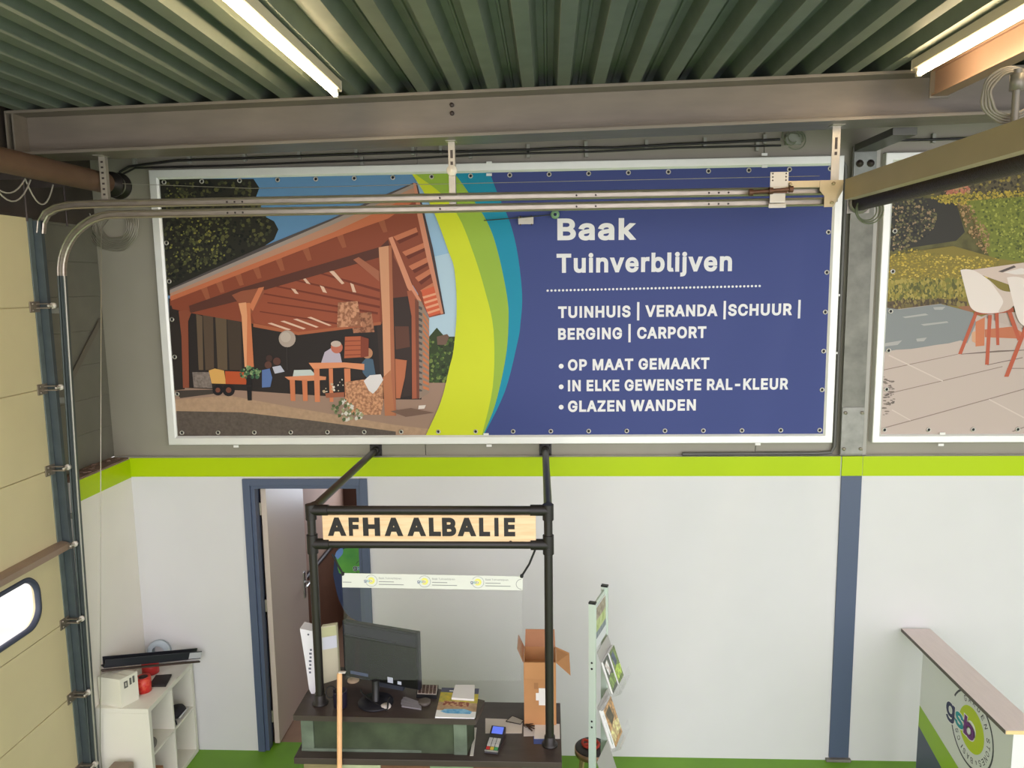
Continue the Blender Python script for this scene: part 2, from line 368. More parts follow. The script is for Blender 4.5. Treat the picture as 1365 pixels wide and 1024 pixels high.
# corrugated roof deck, pitched a little towards the left
SL = 0.0185; ZB = 4.905; P = 0.2105
def roofz(x): return ZB + SL*x
b = MB(); prof = []
x = 0.099 - 18*P
while x < WX1:
    prof += [(x-0.036, 0), (x+0.036, 0), (x+0.062, 0.085), (x+0.095, 0.085), (x+0.100, 0.077), (x+0.110, 0.077), (x+0.115, 0.085), (x+P-0.062, 0.085)]
    x += P
a = [Vector((px, YR, roofz(px)+h)) for px, h in prof]; c = [Vector((px, 0.0595, roofz(px)+h)) for px, h in prof]
n = len(a)
t_ = [p+Vector((0, 0, 0.004)) for p in a]; u_ = [p+Vector((0, 0, 0.004)) for p in c]
b.add(a+c, [[i, i+1, n+i+1, n+i] for i in range(n-1)])
b.add(t_+u_, [[i, n+i, n+i+1, i+1] for i in range(n-1)])
b.box((prof[0][0], YR, 5.25), (prof[-1][0], 0.0595, 5.3))
b.build('ceiling', deck_mat, kind=S)

# ---------- doorway: frame, leaf swung inwards, passage behind
dr = empty('door_1', (-2.27, 0.05, 0)); dr['kind'] = S
b = MB()
for x0, x1 in ((-2.372, -2.315), (-1.458, -1.398)):
    b.box((x0, -0.018, 0.001), (x1, 0.0, 2.267), 0.004)
b.box((-2.315, -0.018, 2.212), (-1.458, 0.0, 2.267), 0.004)
for x0, x1 in ((-2.36, -2.285), (-1.488, -1.41)):
    b.box((x0, 0.0005, 0.001), (x1, 0.075, 2.25), 0.003)
b.box((-2.285, 0.0005, 2.185), (-1.488, 0.075, 2.25), 0.003)
for x0, x1 in ((-2.36, -2.30), (-1.473, -1.41)):
    b.box((x0, 0.0755, 0.001), (x1, 0.14, 2.25), 0.003)
b.build('frame', slate, dr)
leaf_mat = mat('white_door_paint', (204,190,176), 0.4)
lf = MB().box((-2.272, 0.085, 0.012), (-2.230, 0.965, 2.20), 0.003).build('leaf', leaf_mat, dr)
MB().box((-2.231, 0.855, 0.93), (-2.224, 0.905, 1.17), 0.003).tube([(-2.226, 0.88, 1.075), (-2.175, 0.88, 1.075), (-2.172, 0.80, 1.075), (-2.172, 0.765, 1.075)], 0.010, 10).build('handle', mat('satin_steel', (200,200,198), 0.3, 0.9), lf)
for z in (0.25, 1.2, 2.0): MB().tube([(-2.28, 0.084, z-0.05), (-2.28, 0.084, z+0.05)], 0.008, 10).build('hinge', galv_light, lf)
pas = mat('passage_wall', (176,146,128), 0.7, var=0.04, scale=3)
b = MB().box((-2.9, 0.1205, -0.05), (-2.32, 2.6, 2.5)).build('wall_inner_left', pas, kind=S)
MB().box((-2.3198, 0.96, 0.001), (-2.312, 2.595, 0.985), 0.002).build('trim_8', mat('brown_dado', (112,78,58), 0.6, var=0.1, scale=5), kind=S)
MB().tube([(-2.29, 0.97, 1.02), (-2.29, 2.55, 1.02)], 0.022, 10).build('trim_9', mat('dark_handrail', (50,36,32), 0.5), kind=S)
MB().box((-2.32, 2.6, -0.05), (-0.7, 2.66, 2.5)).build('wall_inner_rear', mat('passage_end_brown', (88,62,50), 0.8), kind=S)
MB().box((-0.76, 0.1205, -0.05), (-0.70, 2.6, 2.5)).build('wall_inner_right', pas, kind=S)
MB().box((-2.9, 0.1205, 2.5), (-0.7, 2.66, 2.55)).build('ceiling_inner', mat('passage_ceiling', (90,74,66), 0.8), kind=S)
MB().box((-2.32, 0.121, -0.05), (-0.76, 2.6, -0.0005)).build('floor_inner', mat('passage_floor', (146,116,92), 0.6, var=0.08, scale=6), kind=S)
wr = empty('window_1', (-1.95, 2.6, 1.9)); wr['kind'] = S
MB().box((-2.06, 2.585, 1.35), (-1.0, 2.5995, 2.35), 0.003).build('frame', slate, wr)
MB().box((-2.05, 2.582, 1.36), (-1.01, 2.5845, 2.34)).build('pane', mat('widened_glow_pane', (214,222,235), 0.3, emit=2.6), wr)  # pane widened out of view and made to glow to brighten the passage

# ================================================================== STEELWORK
def shear(mb):
    for v in mb.v: v.z += SL*v.x
    return mb
b = MB()
X0, X1 = -3.36, WX1
Yf, Yb = -0.88, -0.60
b.box((X0, Yf, 4.887), (X1, Yb, 4.9045), 0.002).box((X0, Yf, 4.635), (X1, Yb, 4.653), 0.002).box((X0, (Yf+Yb)/2-0.006, 4.653), (X1, (Yf+Yb)/2+0.006, 4.887))
shear(b)
bm_ = empty('roof_beam', (0, -0.74, 4.63), 'long brown grey steel beam running under the roof deck above the banners', 'steel beam')
b.build('girder', beam_paint, bm_)
shear(MB().box((X0-0.012, Yf, 4.635), (X0-0.0005, Yb, 4.9045), 0.002).box((X0+0.03, Yf+0.004, 4.6535), (X0+0.042, (Yf+Yb)/2-0.0065, 4.8865))).build('end_plate', beam_paint, bm_)
for x, z in ((-0.59, 4.85), (-0.59, 4.80)):
    MB().lathe((x, -0.747, z+SL*x), [(0.0, -0.012), (0.014, -0.012), (0.014, 0)], (0, 1, 0), 8).build('bolt', dark_steel, bm_)
# cross beam on the right
cb = empty('cross_beam', (2.29, -3, 4.79), 'shorter brown grey steel beam joining the long roof beam beside a strip light', 'steel beam')
MB().box((2.245, YR, 4.790), (2.335, -0.8805, 4.802), 0.002).box((2.245, YR, 4.928), (2.335, -0.8805, 4.9395), 0.002).box((2.262, YR, 4.802), (2.274, -0.8805, 4.928)).build('girder', mat('cross_beam_paint', (150,122,104), 0.45, 0.1, var=0.08, scale=3), cb)
MB().box((2.235, -0.892, 4.78), (2.345, -0.8803, 4.94), 0.002).build('end_plate', beam_paint, cb)
# column between the banners
co = empty('steel_column', (2.23, 0.03, 2.45), 'bare galvanised steel column rising between the two banners', 'column')
b = MB().box((2.150, 0.0, 2.436), (2.315, 0.012, 4.66), 0.002).box((2.226, 0.012, 2.436), (2.238, 0.0595, 4.66))
b.build('flange', galv, co)
MB().box((2.322, 0.02, 2.436), (2.350, 0.0595, 4.66), 0.003).build('side_cover', mat('side_cover_grey', (158,156,146), 0.5, 0.3), co)
MB().box((2.152, -0.008, 2.45), (2.313, -0.0003, 2.80), 0.003).build('splice_plate', mat('splice_grey', (140,140,132), 0.5, 0.6, var=0.15, scale=14), co)
for x in (2.175, 2.295):
    for z in (2.49, 2.76):
        MB().lathe((x, -0.008, z), [(0.013, 0), (0.013, -0.009), (0.0, -0.012)], (0, 1, 0), 8).build('bolt', galv_light, co)
MB().box((2.155, -0.012, 4.40), (2.312, -0.0003, 4.62), 0.003).build('top_plate', mat('top_plate_grey', (128,132,126), 0.5, 0.5, var=0.15, scale=14), co)
for x in (2.195, 2.27):
    MB().lathe((x, -0.012, 4.54), [(0.026, 0), (0.026, -0.006), (0.015, -0.006), (0.015, -0.014), (0.0, -0.016)], (0, 1, 0), 10).build('bolt', dark_steel, co)
MB().box((2.16, -0.60, 4.625), (2.31, -0.0003, 4.672), 0.004).build('stub_bracket', mat('stub_grey', (84,84,78), 0.5, 0.3), co)

# ================================================================== STRIP LIGHTS
lamp_glow = mat('lit_fluorescent_tube', (255,226,182), 0.3, emit=LAMP_STRENGTH)
lamp_tray = mat('enamelled_lamp_tray', (190,182,162), 0.35)
def strip_light(x, y1, z, length, label):
    t = empty('strip_light', (x, y1-length/2, z), label, 'lamp', 'fluorescent strip lights under the roof deck')
    y0 = y1-length
    pr = [(-0.022, 0.0), (-0.016, -0.006), (0.016, -0.006), (0.022, 0.0), (0.022, 0.050), (-0.022, 0.050)]
    MB().prism([(x+p, y0, z+h) for p, h in pr], (0, length, 0)).build('batten', lamp_tray, t)
    for y in (y0-0.006, y1):
        MB().box((x-0.024, y, z-0.008), (x+0.024, y+0.006, z+0.051), 0.002).build('end_cap', lamp_tray, t)
    for y in (y0+0.02, y1-0.05): MB().box((x-0.012, y, z-0.050), (x+0.012, y+0.03, z-0.0065), 0.003).build('lamp_holder', lamp_tray, t)
    MB().tube([(x, y0+0.05, z-0.034), (x, y1-0.05, z-0.034)], 0.014, 14).build('tube', lamp_glow, t)
    return t
strip_light(-1.175, -1.235, 4.826, 1.8, 'lit fluorescent strip light under the roof deck, nearer the cream sectional door')
strip_light(2.045, -1.12, 4.886, 1.8, 'lit fluorescent strip light under the roof deck beside the cross beam')

# ================================================================== SECTIONAL DOOR ON THE LEFT
gd = empty('sectional_door', (-3.35, -3.2, 0), 'cream sectional overhead door with an oval window, closed beside the cube shelf', 'garage door')
zs = [4.198, 3.626, 3.087, 2.543, 2.007, 1.471, 0.928, 0.385, 0.004]
YD0, YD1 = -5.58, -0.825
for i, (zt, zb) in enumerate(zip(zs, zs[1:])):
    b = MB()
    if i != 4:
        b.box((-3.372, YD0, zb+0.003), (-3.33, YD1, zt-0.003), 0.005)
    else:                      # the section with the oval window, built round its opening
        wy1, wy0, wz0, wz1 = -1.055, -1.72, 1.575, 1.91
        rr = 0.13; hole = []
        for (cy, cz, a0) in ((wy1-rr, wz1-rr, 0), (wy0+rr, wz1-rr, 90), (wy0+rr, wz0+rr, 180), (wy1-rr, wz0+rr, 270)):
            for k in range(9):
                a = math.radians(a0+90*k/8); hole.append((cy+rr*math.cos(a), cz+rr*math.sin(a)))
        ycut0, ycut1 = wy0-0.04, wy1+0.04
        b.box((-3.372, YD0, zb+0.003), (-3.33, ycut0, zt-0.003)).box((-3.372, ycut1, zb+0.003), (-3.33, YD1, zt-0.003))
        N = len(hole)
        def outr(y, z):
            cy, cz = (ycut0+ycut1)/2, (zb+zt)/2; hy, hz = (ycut1-ycut0)/2, (zt-zb)/2-0.003
            dy, dz = y-cy, z-cz; k = min(hy/max(abs(dy), 1e-6), hz/max(abs(dz), 1e-6)); return (cy+dy*k, cz+dz*k)
        hl = hole; ol = [outr(*p) for p in hole]
        # make sure the four corners of the surround are reached
        for cy_, cz_ in ((ycut0, zb+0.003), (ycut0, zt-0.003), (ycut1, zb+0.003), (ycut1, zt-0.003)):
            j = min(range(N), key=lambda q: (ol[q][0]-cy_)**2+(ol[q][1]-cz_)**2); ol[j] = (cy_, cz_)
        for xx in (-3.33, -3.372):
            b.add([(xx, *p) for p in hl]+[(xx, *p) for p in ol], [[q, (q+1) % N, N+(q+1) % N, N+q] for q in range(N)])
        b.add([(-3.33, *p) for p in hl]+[(-3.372, *p) for p in hl], [[q, (q+1) % N, N+(q+1) % N, N+q] for q in range(N)])
    if zb > 0.1: b.box((-3.37, YD0, zb-0.0029), (-3.342, YD1, zb+0.01))
    p = b.build('panel', cream, gd)
    MB().box((-3.366, YD1, zb+0.004), (-3.324, YD1+0.045, zt-0.004), 0.003).build('end_stile', end_steel, p)
    if i == 4:
        b = MB(); N = len(hole); cy, cz = (wy0+wy1)/2, (wz0+wz1)/2
        def grow(p, d):
            y = p[0]-cy; z = p[1]-cz; return (cy+y*(1+d/0.33), cz+z*(1+d/0.17))
        rings = [(-3.345, [grow(q, -0.018) for q in hole]), (-3.318, [grow(q, -0.012) for q in hole]), (-3.318, [grow(q, 0.008) for q in hole]), (-3.3295, [grow(q, 0.014) for q in hole])]
        vs = [(xx, *q) for xx, r in rings for q in r]
        b.add(vs, [[r*N+q, r*N+(q+1) % N, (r+1)*N+(q+1) % N, (r+1)*N+q] for r in range(3) for q in range(N)], 0, True)
        wf = b.build('window_frame', mat('window_seal_grey', (62,68,84), 0.5), p)
        MB().prism([(-3.352, *grow(q, -0.001)) for q in hole], (0.004, 0, 0)).build('pane', clear_mat('window_pane', 0.05), wf)
hinge_steel = mat('hinge_steel', (150,140,126), 0.4, 0.7, var=0.2, scale=20)
for z in zs[1:-1]:
    b = MB().box((-3.330, YD1-0.055, z-0.035), (-3.322, YD1+0.04, z+0.035), 0.002).box((-3.324, YD1+0.005, z-0.012), (-3.235, YD1+0.03, z-0.004), 0.002).box((-3.324, YD1+0.005, z+0.016), (-3.245, YD1+0.03, z+0.022), 0.002)
    for dz in (-0.02, 0.02): b.lathe((-3.322, YD1-0.03, z+dz), [(0.007, 0), (0.007, 0.006), (0, 0.007)], (1, 0, 0), 8)
    h = b.build('hinge', hinge_steel, gd)
    MB().tube([(-3.24, YD1+0.0, z+0.006), (-3.24, YD1+0.06, z+0.006)], 0.007, 8).lathe((-3.24, YD1+0.05, z+0.006), [(0, -0.008), (0.02, -0.008), (0.02, 0.012), (0, 0.012)], (0, 1, 0), 16).build('roller', mat('nylon_roller', (196,190,176), 0.5), h)
b = MB()
z = zs[4]
b.prism([(-3.329, YD0, z+0.035), (-3.29, YD0, z+0.03), (-3.262, YD0, z+0.02), (-3.262, YD0, z-0.02), (-3.29, YD0, z-0.03), (-3.329, YD0, z-0.035)], (0, YD1+0.03-YD0, 0))
b.build('stiffening_rail', mat('stiffener_brown_grey', (158,136,118), 0.5, 0.3, var=0.06, scale=6), gd)
MB().box((-3.372, YD0, zs[0]-0.002), (-3.322, YD1, zs[0]+0.012), 0.003).build('top_seal', dark_steel, gd)

# ================================================================== OVERHEAD TRACK
YT = -0.76
def sweep(mb, path, prof, closed=True):
    """path (x, z) with profile (n, y) in the plane normal to it"""
    N = len(path); n = len(prof); vs = []
    for i, (x, z) in enumerate(path):
        a = path[max(i-1, 0)]; c = path[min(i+1, N-1)]
        tx, tz = c[0]-a[0], c[1]-a[1]; l = math.hypot(tx, tz); tx /= l; tz /= l
        nx, nz = -tz, tx
        for (q, y) in prof: vs.append((x+nx*q, YT+y, z+nz*q))
    mb.add(vs, [[i*n+k, i*n+(k+1) % n, (i+1)*n+(k+1) % n, (i+1)*n+k] for i in range(N-1) for k in range(n)])
    mb.add([vs[k] for k in range(n)], [list(range(n))]); mb.add([vs[(N-1)*n+k] for k in range(n)], [list(range(n))])
    return mb
def cprof(h):
    h2 = h/2
    return [(-h2, -0.016), (-h2-0.002, -0.008), (-h2, 0.012), (-h2+0.008, 0.018), (h2-0.008, 0.018), (h2, 0.012), (h2+0.002, -0.008), (h2, -0.016), (h2-0.007, -0.021), (h2-0.011, -0.017),
            (h2-0.005, -0.012), (h2-0.004, 0.008), (h2-0.010, 0.014), (-h2+0.010, 0.014), (-h2+0.004, 0.008), (-h2+0.005, -0.012), (-h2+0.011, -0.017), (-h2+0.007, -0.021)]
tk = empty('overhead_track', (-0.7, YT, 4.2), 'galvanised double overhead door track bending down beside the cream door and crossing the big banner', 'door track')
arc = [(-2.785-0.385*math.cos(math.radians(a)), 3.825+0.385*math.sin(math.radians(a))) for a in range(0, 91, 6)]
low = arc+[(-1.0, 4.209), (1.75, 4.209)]
sweep(MB(), low, cprof(0.05)).build('lower_rail', track_steel, tk)
dull = mat('dull_blue_grey_steel', (84,92,90), 0.55, 0.3, var=0.12, scale=8)
vert = [(-3.262, 0.01), (-3.215, 2.3), (arc[0][0], arc[0][1]-0.001)]
vr = sweep(MB(), vert, cprof(0.05)).build('vertical_rail', dull, tk)
MB().tube([(x+0.026, YT-0.018, z) for x, z in vert], 0.0055, 8).build('bright_lip', mat('lit_edge_tone', (170,168,158), 0.4, 0.5), vr)  # pale tube imitates the lit edge of the rail
upp = [(-3.285, 4.10), (-3.272, 4.17), (-3.235, 4.225), (-3.17, 4.258), (-3.08, 4.273), (-2.9, 4.277), (-1.0, 4.277), (1.75, 4.275)]
sweep(MB(), upp, cprof(0.05)).build('upper_rail', track_steel, tk)
for x in (-2.05, -2.0, -1.95, -0.68, 0.18, 0.3, 1.0, 1.06, 1.12):
    for z in (4.277, 4.209): MB().lathe((x, YT+0.0135, z), [(0.006, -0.004), (0.006, 0), (0, 0)], (0, 1, 0), 8).build('slot_hole', dark_steel, tk)
def hanger(x, z0, z1, wd, holes, name='hanger'):
    b = MB().box((x-wd/2, YT+0.02, z0), (x+wd/2, YT+0.025, z1), 0.001).box((x+wd/2-0.004, YT+0.025, z0), (x+wd/2, YT+0.055, z1), 0.001)
    b.box((x-wd/2-0.012, YT-0.02, z1-0.004), (x+wd/2+0.012, YT+0.06, z1))
    h = b.build(name, galv_light, tk)
    for (hz, hh) in holes: MB().box((x-0.008, YT+0.0185, hz-hh/2), (x+0.008, YT+0.0199, hz+hh/2), 0.004).build('slot', dark_steel, h)
    return h
hanger(-2.855, 4.305, 4.635+SL*-2.855-0.0005, 0.042, [(4.34+0.034*k, 0.012) for k in range(7)])
hm = hanger(-0.60, 4.235, 4.635+SL*-0.6-0.0005, 0.042, [(4.545, 0.05), (4.49, 0.02)])
MB().lathe((-0.60, YT+0.0185, 4.445), [(0.0, -0.016), (0.012, -0.016), (0.014, -0.012), (0.030, -0.012), (0.034, -0.006), (0.034, 0)], (0, 1, 0), 24).build('pulley', mat('nylon_pulley', (222,214,196), 0.4), hm)
hanger(1.765, 4.21, 4.635+SL*1.765-0.0005, 0.05, [(4.56, 0.07), (4.50, 0.02)])
b = MB()
b.prism([(1.66, YT-0.024, 4.315), (1.66, YT-0.024, 4.275), (1.69, YT-0.024, 4.24), (1.69, YT-0.024, 4.175), (1.745, YT-0.024, 4.175), (1.80, YT-0.024, 4.275), (1.80, YT-0.024, 4.335), (1.66, YT-0.024, 4.335)], (0, -0.005, 0))
b.box((1.40, YT-0.026, 4.295), (1.69, YT-0.0225, 4.335), 0.002)
for x, z in ((1.74, 4.315), (1.735, 4.20), (1.48, 4.315)): b.lathe((x, YT-0.029, z), [(0.011, 0.002), (0.011, -0.007), (0, -0.009)], (0, 1, 0), 8)
b.build('end_bracket', mat('yellow_zinc_plate', (182,166,132), 0.4, 0.5), tk)
b = MB().box((1.36, YT-0.03, 4.30), (1.47, YT-0.0265, 4.39), 0.003)
MB().box((1.355, YT-0.032, 4.175), (1.46, YT-0.0225, 4.20), 0.003).build('joint_clamp', mat('bright_zinc', (178,174,160), 0.35, 0.6), tk)
b.box((1.36, YT-0.034, 4.205), (1.455, YT-0.0235, 4.302), 0.004)
pl = b.build('joint_plate', mat('bright_zinc', (178,174,160), 0.35, 0.6), tk)
for x in (1.375, 1.455):
    for z in (4.34, 4.36, 4.38): MB().lathe((x, YT-0.0302, z), [(0.005, 0.001), (0.005, -0.0008), (0, -0.0008)], (0, 1, 0), 8).build('screw_hole', dark_steel, pl)
b = MB().tube([(1.235, YT-0.05, 4.268), (1.485, YT-0.05, 4.283)], 0.012, 12)
for x in (1.24, 1.36, 1.48): b.tube([(x-0.012, YT-0.05, 4.268+(x-1.235)*0.06), (x+0.012, YT-0.05, 4.268+(x-1.235)*0.06)], 0.02, 12)
b.box((1.36, YT-0.05, 4.262), (1.46, YT-0.02, 4.27))
b.build('buffer_spring', mat('rusty_brown', (98,66,50), 0.5, 0.4, var=0.2, scale=20), tk)
b = MB().box((-3.405, -0.775, 0.001), (-3.275, -0.742, 4.18), 0.002)
b.build('mounting_angle', mat('blue_grey_angle', (78,88,90), 0.5, 0.4, var=0.12, scale=9), tk)
for z in (0.6, 1.4, 2.2, 3.0, 3.6):
    xx = -3.262+0.047*z/2.3
    MB().box((-3.276, -0.745, z-0.02), (xx+0.02, -0.7405, z+0.02), 0.001).build('track_clip', galv, tk)

# channel across the ends of the two tracks, with its torsion shaft
ch = empty('steel_channel', (1.85, -2.6, 4.27), 'olive brown steel channel sloping up from the end of the overhead track', 'steel channel')
ol = mat('olive_brown_paint', (168,152,116), 0.4, 0.05, var=0.04, scale=4)
b = MB().box((1.806, -5.2, 4.215), (1.814, -0.80, 4.337), 0.001).box((1.814, -5.2, 4.215), (1.87, -0.80, 4.222), 0.001).box((1.814, -5.2, 4.330), (1.87, -0.80, 4.337), 0.001)
b.build('profile', ol, ch)
MB().box((1.816, -0.81, 4.223), (1.868, -0.804, 4.329), 0.001).build('end_plate', ol, ch)
ts = empty('torsion_shaft', (1.97, -2.9, 4.2), 'dark spring shaft with bearing plates running just behind the olive steel channel', 'spring shaft')
MB().tube([(1.975, -0.60, 4.215), (1.975, -5.2, 4.215)], 0.05, 20).build('spring', mat('oiled_spring', (70,60,48), 0.45, 0.5, bump=0.6, bscale=60, stretch=(1, 4, 1)), ts)
MB().box((1.90, -0.598, 4.15), (2.04, -0.588, 4.36), 0.004).build('bearing_plate', mat('bearing_zinc', (150,146,136), 0.4, 0.6), ts)
MB().lathe((1.975, -0.62, 4.215), [(0.055, 0.0), (0.07, 0.01), (0.07, 0.02), (0.04, 0.03), (0, 0.03)], (0, 1, 0), 20).build('bearing', mat('bearing_zinc', (150,146,136), 0.4, 0.6), ts)
b = MB()
for k in range(3): b.tube(arc_pts((2.0, -0.66-0.02*k, 4.16), (1, 0, 0), (0, 0, 1), 0.06+0.012*k, 140, 400, 18), 0.004, 6)
b.build('cable_winding', mat('green_cable', (88,96,66), 0.5), ts)
# big spring tube on the left above the sectional door
tt = empty('spring_tube', (-2.95, -2.8, 4.36), 'thick brown spring tube running above the cream sectional door', 'spring shaft')
MB().tube([(-2.95, -0.56, 4.437), (-2.95, -5.3, 4.437)], 0.068, 24).build('tube', brown_tube, tt)
MB().lathe((-2.95, -0.44, 4.437), [(0, -0.12), (0.05, -0.12), (0.05, -0.06), (0.085, -0.05), (0.085, -0.03), (0.06, -0.02), (0.06, 0.03), (0.09, 0.04), (0.09, 0.055), (0.02, 0.06), (0, 0.06)], (0, 1, 0), 28).build('cable_drum', mat('drum_black', (44,42,40), 0.45, 0.4), tt)
b = MB()
for k in range(6): b.tube(arc_pts((-2.95, -0.465+0.009*k, 4.437), (1, 0, 0), (0, 0, 1), 0.064, 0, 360, 24), 0.003, 6)
b.build('cable_winding', galv, tt)
for y in (-0.66, -1.05): MB().box((-3.409, y-0.02, 4.40), (-2.95, y-0.012, 4.46)).tube([(-3.16, y-.016, 4.15), (-3.16, y-.016, 4.42)], 0.006, 8).build('bracket', dark_steel, tt)
# loose steel cables
b = MB()
for k, (y0_, y1_, dp) in enumerate(((-1.62, -1.28, 0.10), (-1.58, -1.22, 0.14), (-1.25, -1.0, 0.13))):
    b.tube([(-3.0-0.01*k, y0_+(y1_-y0_)*t, 4.372-dp*(1-(2*t-1)**2)) for t in [i/10 for i in range(11)]], 0.0045, 6)
tag(b.build('loose_cable', mat('loose_cable_grey', (150,146,134), 0.5)), 'grey cable hanging in slack loops under the brown spring tube', 'cable')
steel_wire = mat('steel_wire', (170,166,150), 0.35, 0.8)
a = MB().tube([(-2.862, -0.50, 4.438), (-2.0, -0.42, 4.40), (-0.6, -0.42, 4.405), (1.72, -0.60, 4.385)], 0.0022, 6)
tag(a.build('lift_cable', steel_wire), 'thin steel cable stretched across the top of the big banner', 'cable')
p0 = U(135, 305, 1, -0.70); p1 = U(133.5, 1000, 1, -0.745)
a = MB().tube([p0+Vector((0.0, 0.15, 0.11)), p0, p1, p1+Vector((0, 0, -0.35))], 0.0035, 6)
tag(a.build('lift_cable', steel_wire), 'thin steel cable hanging down beside the vertical door track', 'cable')
b = MB()
cc = U(152, 300, 1, 0.03)
for k in range(9):
    r = 0.10+0.012*k; pts = arc_pts(cc+Vector((0.004*(k % 3), -0.004*k, 0.0)), (1, 0, 0), (0, 0, 1), r, 150+6*random.random(), 390, 26)
    b.tube([p+Vector((0.004*math.sin(i*1.3+k), 0, 0.004*math.cos(i*0.9+k))) for i, p in enumerate(pts)], 0.0028, 5)
tag(b.build('wire_coil', steel_wire), 'loose coil of thin wire hanging on the wall under the bend of the overhead track', 'wire coil')
b = MB().box((-3.4095, -0.66, 2.95), (-3.404, -0.64, 2.97))
a0 = U(95, 505, 0, -3.395); a1 = U(132, 432, 0, -3.395)
d = (a1-a0); L_ = d.length
rot = d.to_track_quat('X', 'Z').to_matrix()
b = MB().obox((a0+a1)/2, (L_*1.15, 0.008, 0.045), rot, 0.002)
tag(b.build('diagonal_brace', mat('brace_grey', (116,110,98), 0.5, 0.4)), 'flat steel brace set diagonally on the dark cladding behind the door track', 'brace')

# ================================================================== CABLES ALONG THE TOP OF THE WALL
cable_m = mat('black_cable', (34,32,32), 0.5)
def on_wall(x, y, Y=0.026): return U(x, y, 1, Y)
def wall_cable(pts, clips, label, r=0.009):
    P3 = [on_wall(*p) for p in pts]
    root = empty('wall_cable', P3[len(P3)//2], label, 'cable')
    MB().tube(P3, r, 8).build('cable', cable_m, root)
    for (x, y) in clips:
        c = on_wall(x, y)
        MB().box((c.x-0.012, 0.028, c.z-0.03), (c.x+0.012, 0.0595, c.z+0.032), 0.003).build('clip', mat('cable_clip_grey', (150,150,140), 0.5), root)
    return root
wall_cable([(157, 240), (160, 229), (172, 222), (236, 214), (330, 211), (460, 206), (545, 203), (622, 202), (700, 200), (760, 197), (820, 197), (900, 192.5), (960, 190), (1040, 186)],
           [(178, 215), (251, 212), (325, 209), (398, 206), (474, 203), (550, 201), (587, 199), (704, 198), (781, 194), (862, 192), (940, 189), (1020, 185)], 'longer black cable clipped along the wall above the big banner')
wall_cable([(164, 232), (180, 224), (300, 221), (426, 216), (520, 213), (627, 207), (704, 204.5), (800, 202), (900, 197), (1041, 194)],
           [(482, 214.5), (627, 205), (704, 204), (782, 203), (1010, 195)], 'second black cable running just below the longer one above the big banner', 0.007)
wall_cable([(1163, 186), (1186, 187), (1245, 186), (1300, 184), (1365, 182), (1500, 178)], [(1186, 187), (1246, 184), (1330, 183)], 'black cable on the wall above the framed garden terrace banner')
jb = empty('cable_junction', on_wall(1058, 183, 0.03), 'open junction box with a tangle of wires on the wall above the big banner', 'junction box')
c = on_wall(1058, 183, 0.03)
MB().box((c.x-0.055, 0.03, c.z-0.05), (c.x+0.055, 0.0595, c.z+0.026), 0.006).build('box', mat('junction_grey', (146,150,136), 0.5), jb)
b = MB()
for k in range(9):
    a0 = random.uniform(0, 360); q = c+Vector((random.uniform(-.03, .03), -0.012-0.002*k, random.uniform(-.02, .02)))
    b.tube(arc_pts(q, (1, 0, 0), (0, 0.2, 1), random.uniform(.03, .075), a0, a0+random.uniform(90, 220), 12), 0.004, 6)
b.build('wires', mat('wire_grey_green', (120,126,104), 0.5), jb)
# conduit beside the column
pts = [(2.02, 0.03, 4.59), (2.08, 0.03, 4.58), (2.115, 0.035, 4.53), (2.122, 0.035, 4.40), (2.122, 0.035, 2.50), (2.10, 0.035, 2.455), (2.0, 0.035, 2.447), (1.0, 0.035, 2.444)]
tag(MB().tube(pts, 0.013, 10).build('conduit_pipe', mat('conduit_grey', (96,96,90), 0.5)), 'grey conduit running down between the big banner and the galvanised column', 'pipe')
# rod and cable coil at top right
rc = empty('support_rod', (1.842, -2.3, 4.338), 'short grey rod with a looped cable standing on the olive steel channel', 'rod')
q0 = U(1357, 92, 0, 1.842)
MB().tube([q0, Vector((1.842, q0.y, 4.338))], 0.014, 12).lathe(q0-Vector((0, 0, .05)), [(0.0, -.03), (.026, -.03), (.026, .03), (0, .03)], (0, 0, 1), 16).build('rod', mat('rod_grey', (128,124,112), 0.45, 0.4), rc)
b = MB(); cc = U(1345, 127, 0, 1.842); cc.y -= 0.02
for k in range(4):
    r = 0.082+0.008*k
    b.tube([p+Vector((0.004*math.sin(i+k), 0.006*k, 0)) for i, p in enumerate(arc_pts(cc, (1, 0, 0), (0, 0, 1), r, 60, 320, 26))], 0.006, 8)
b.build('cable_loop', mat('cable_loop_grey', (128,122,106), 0.5), rc)

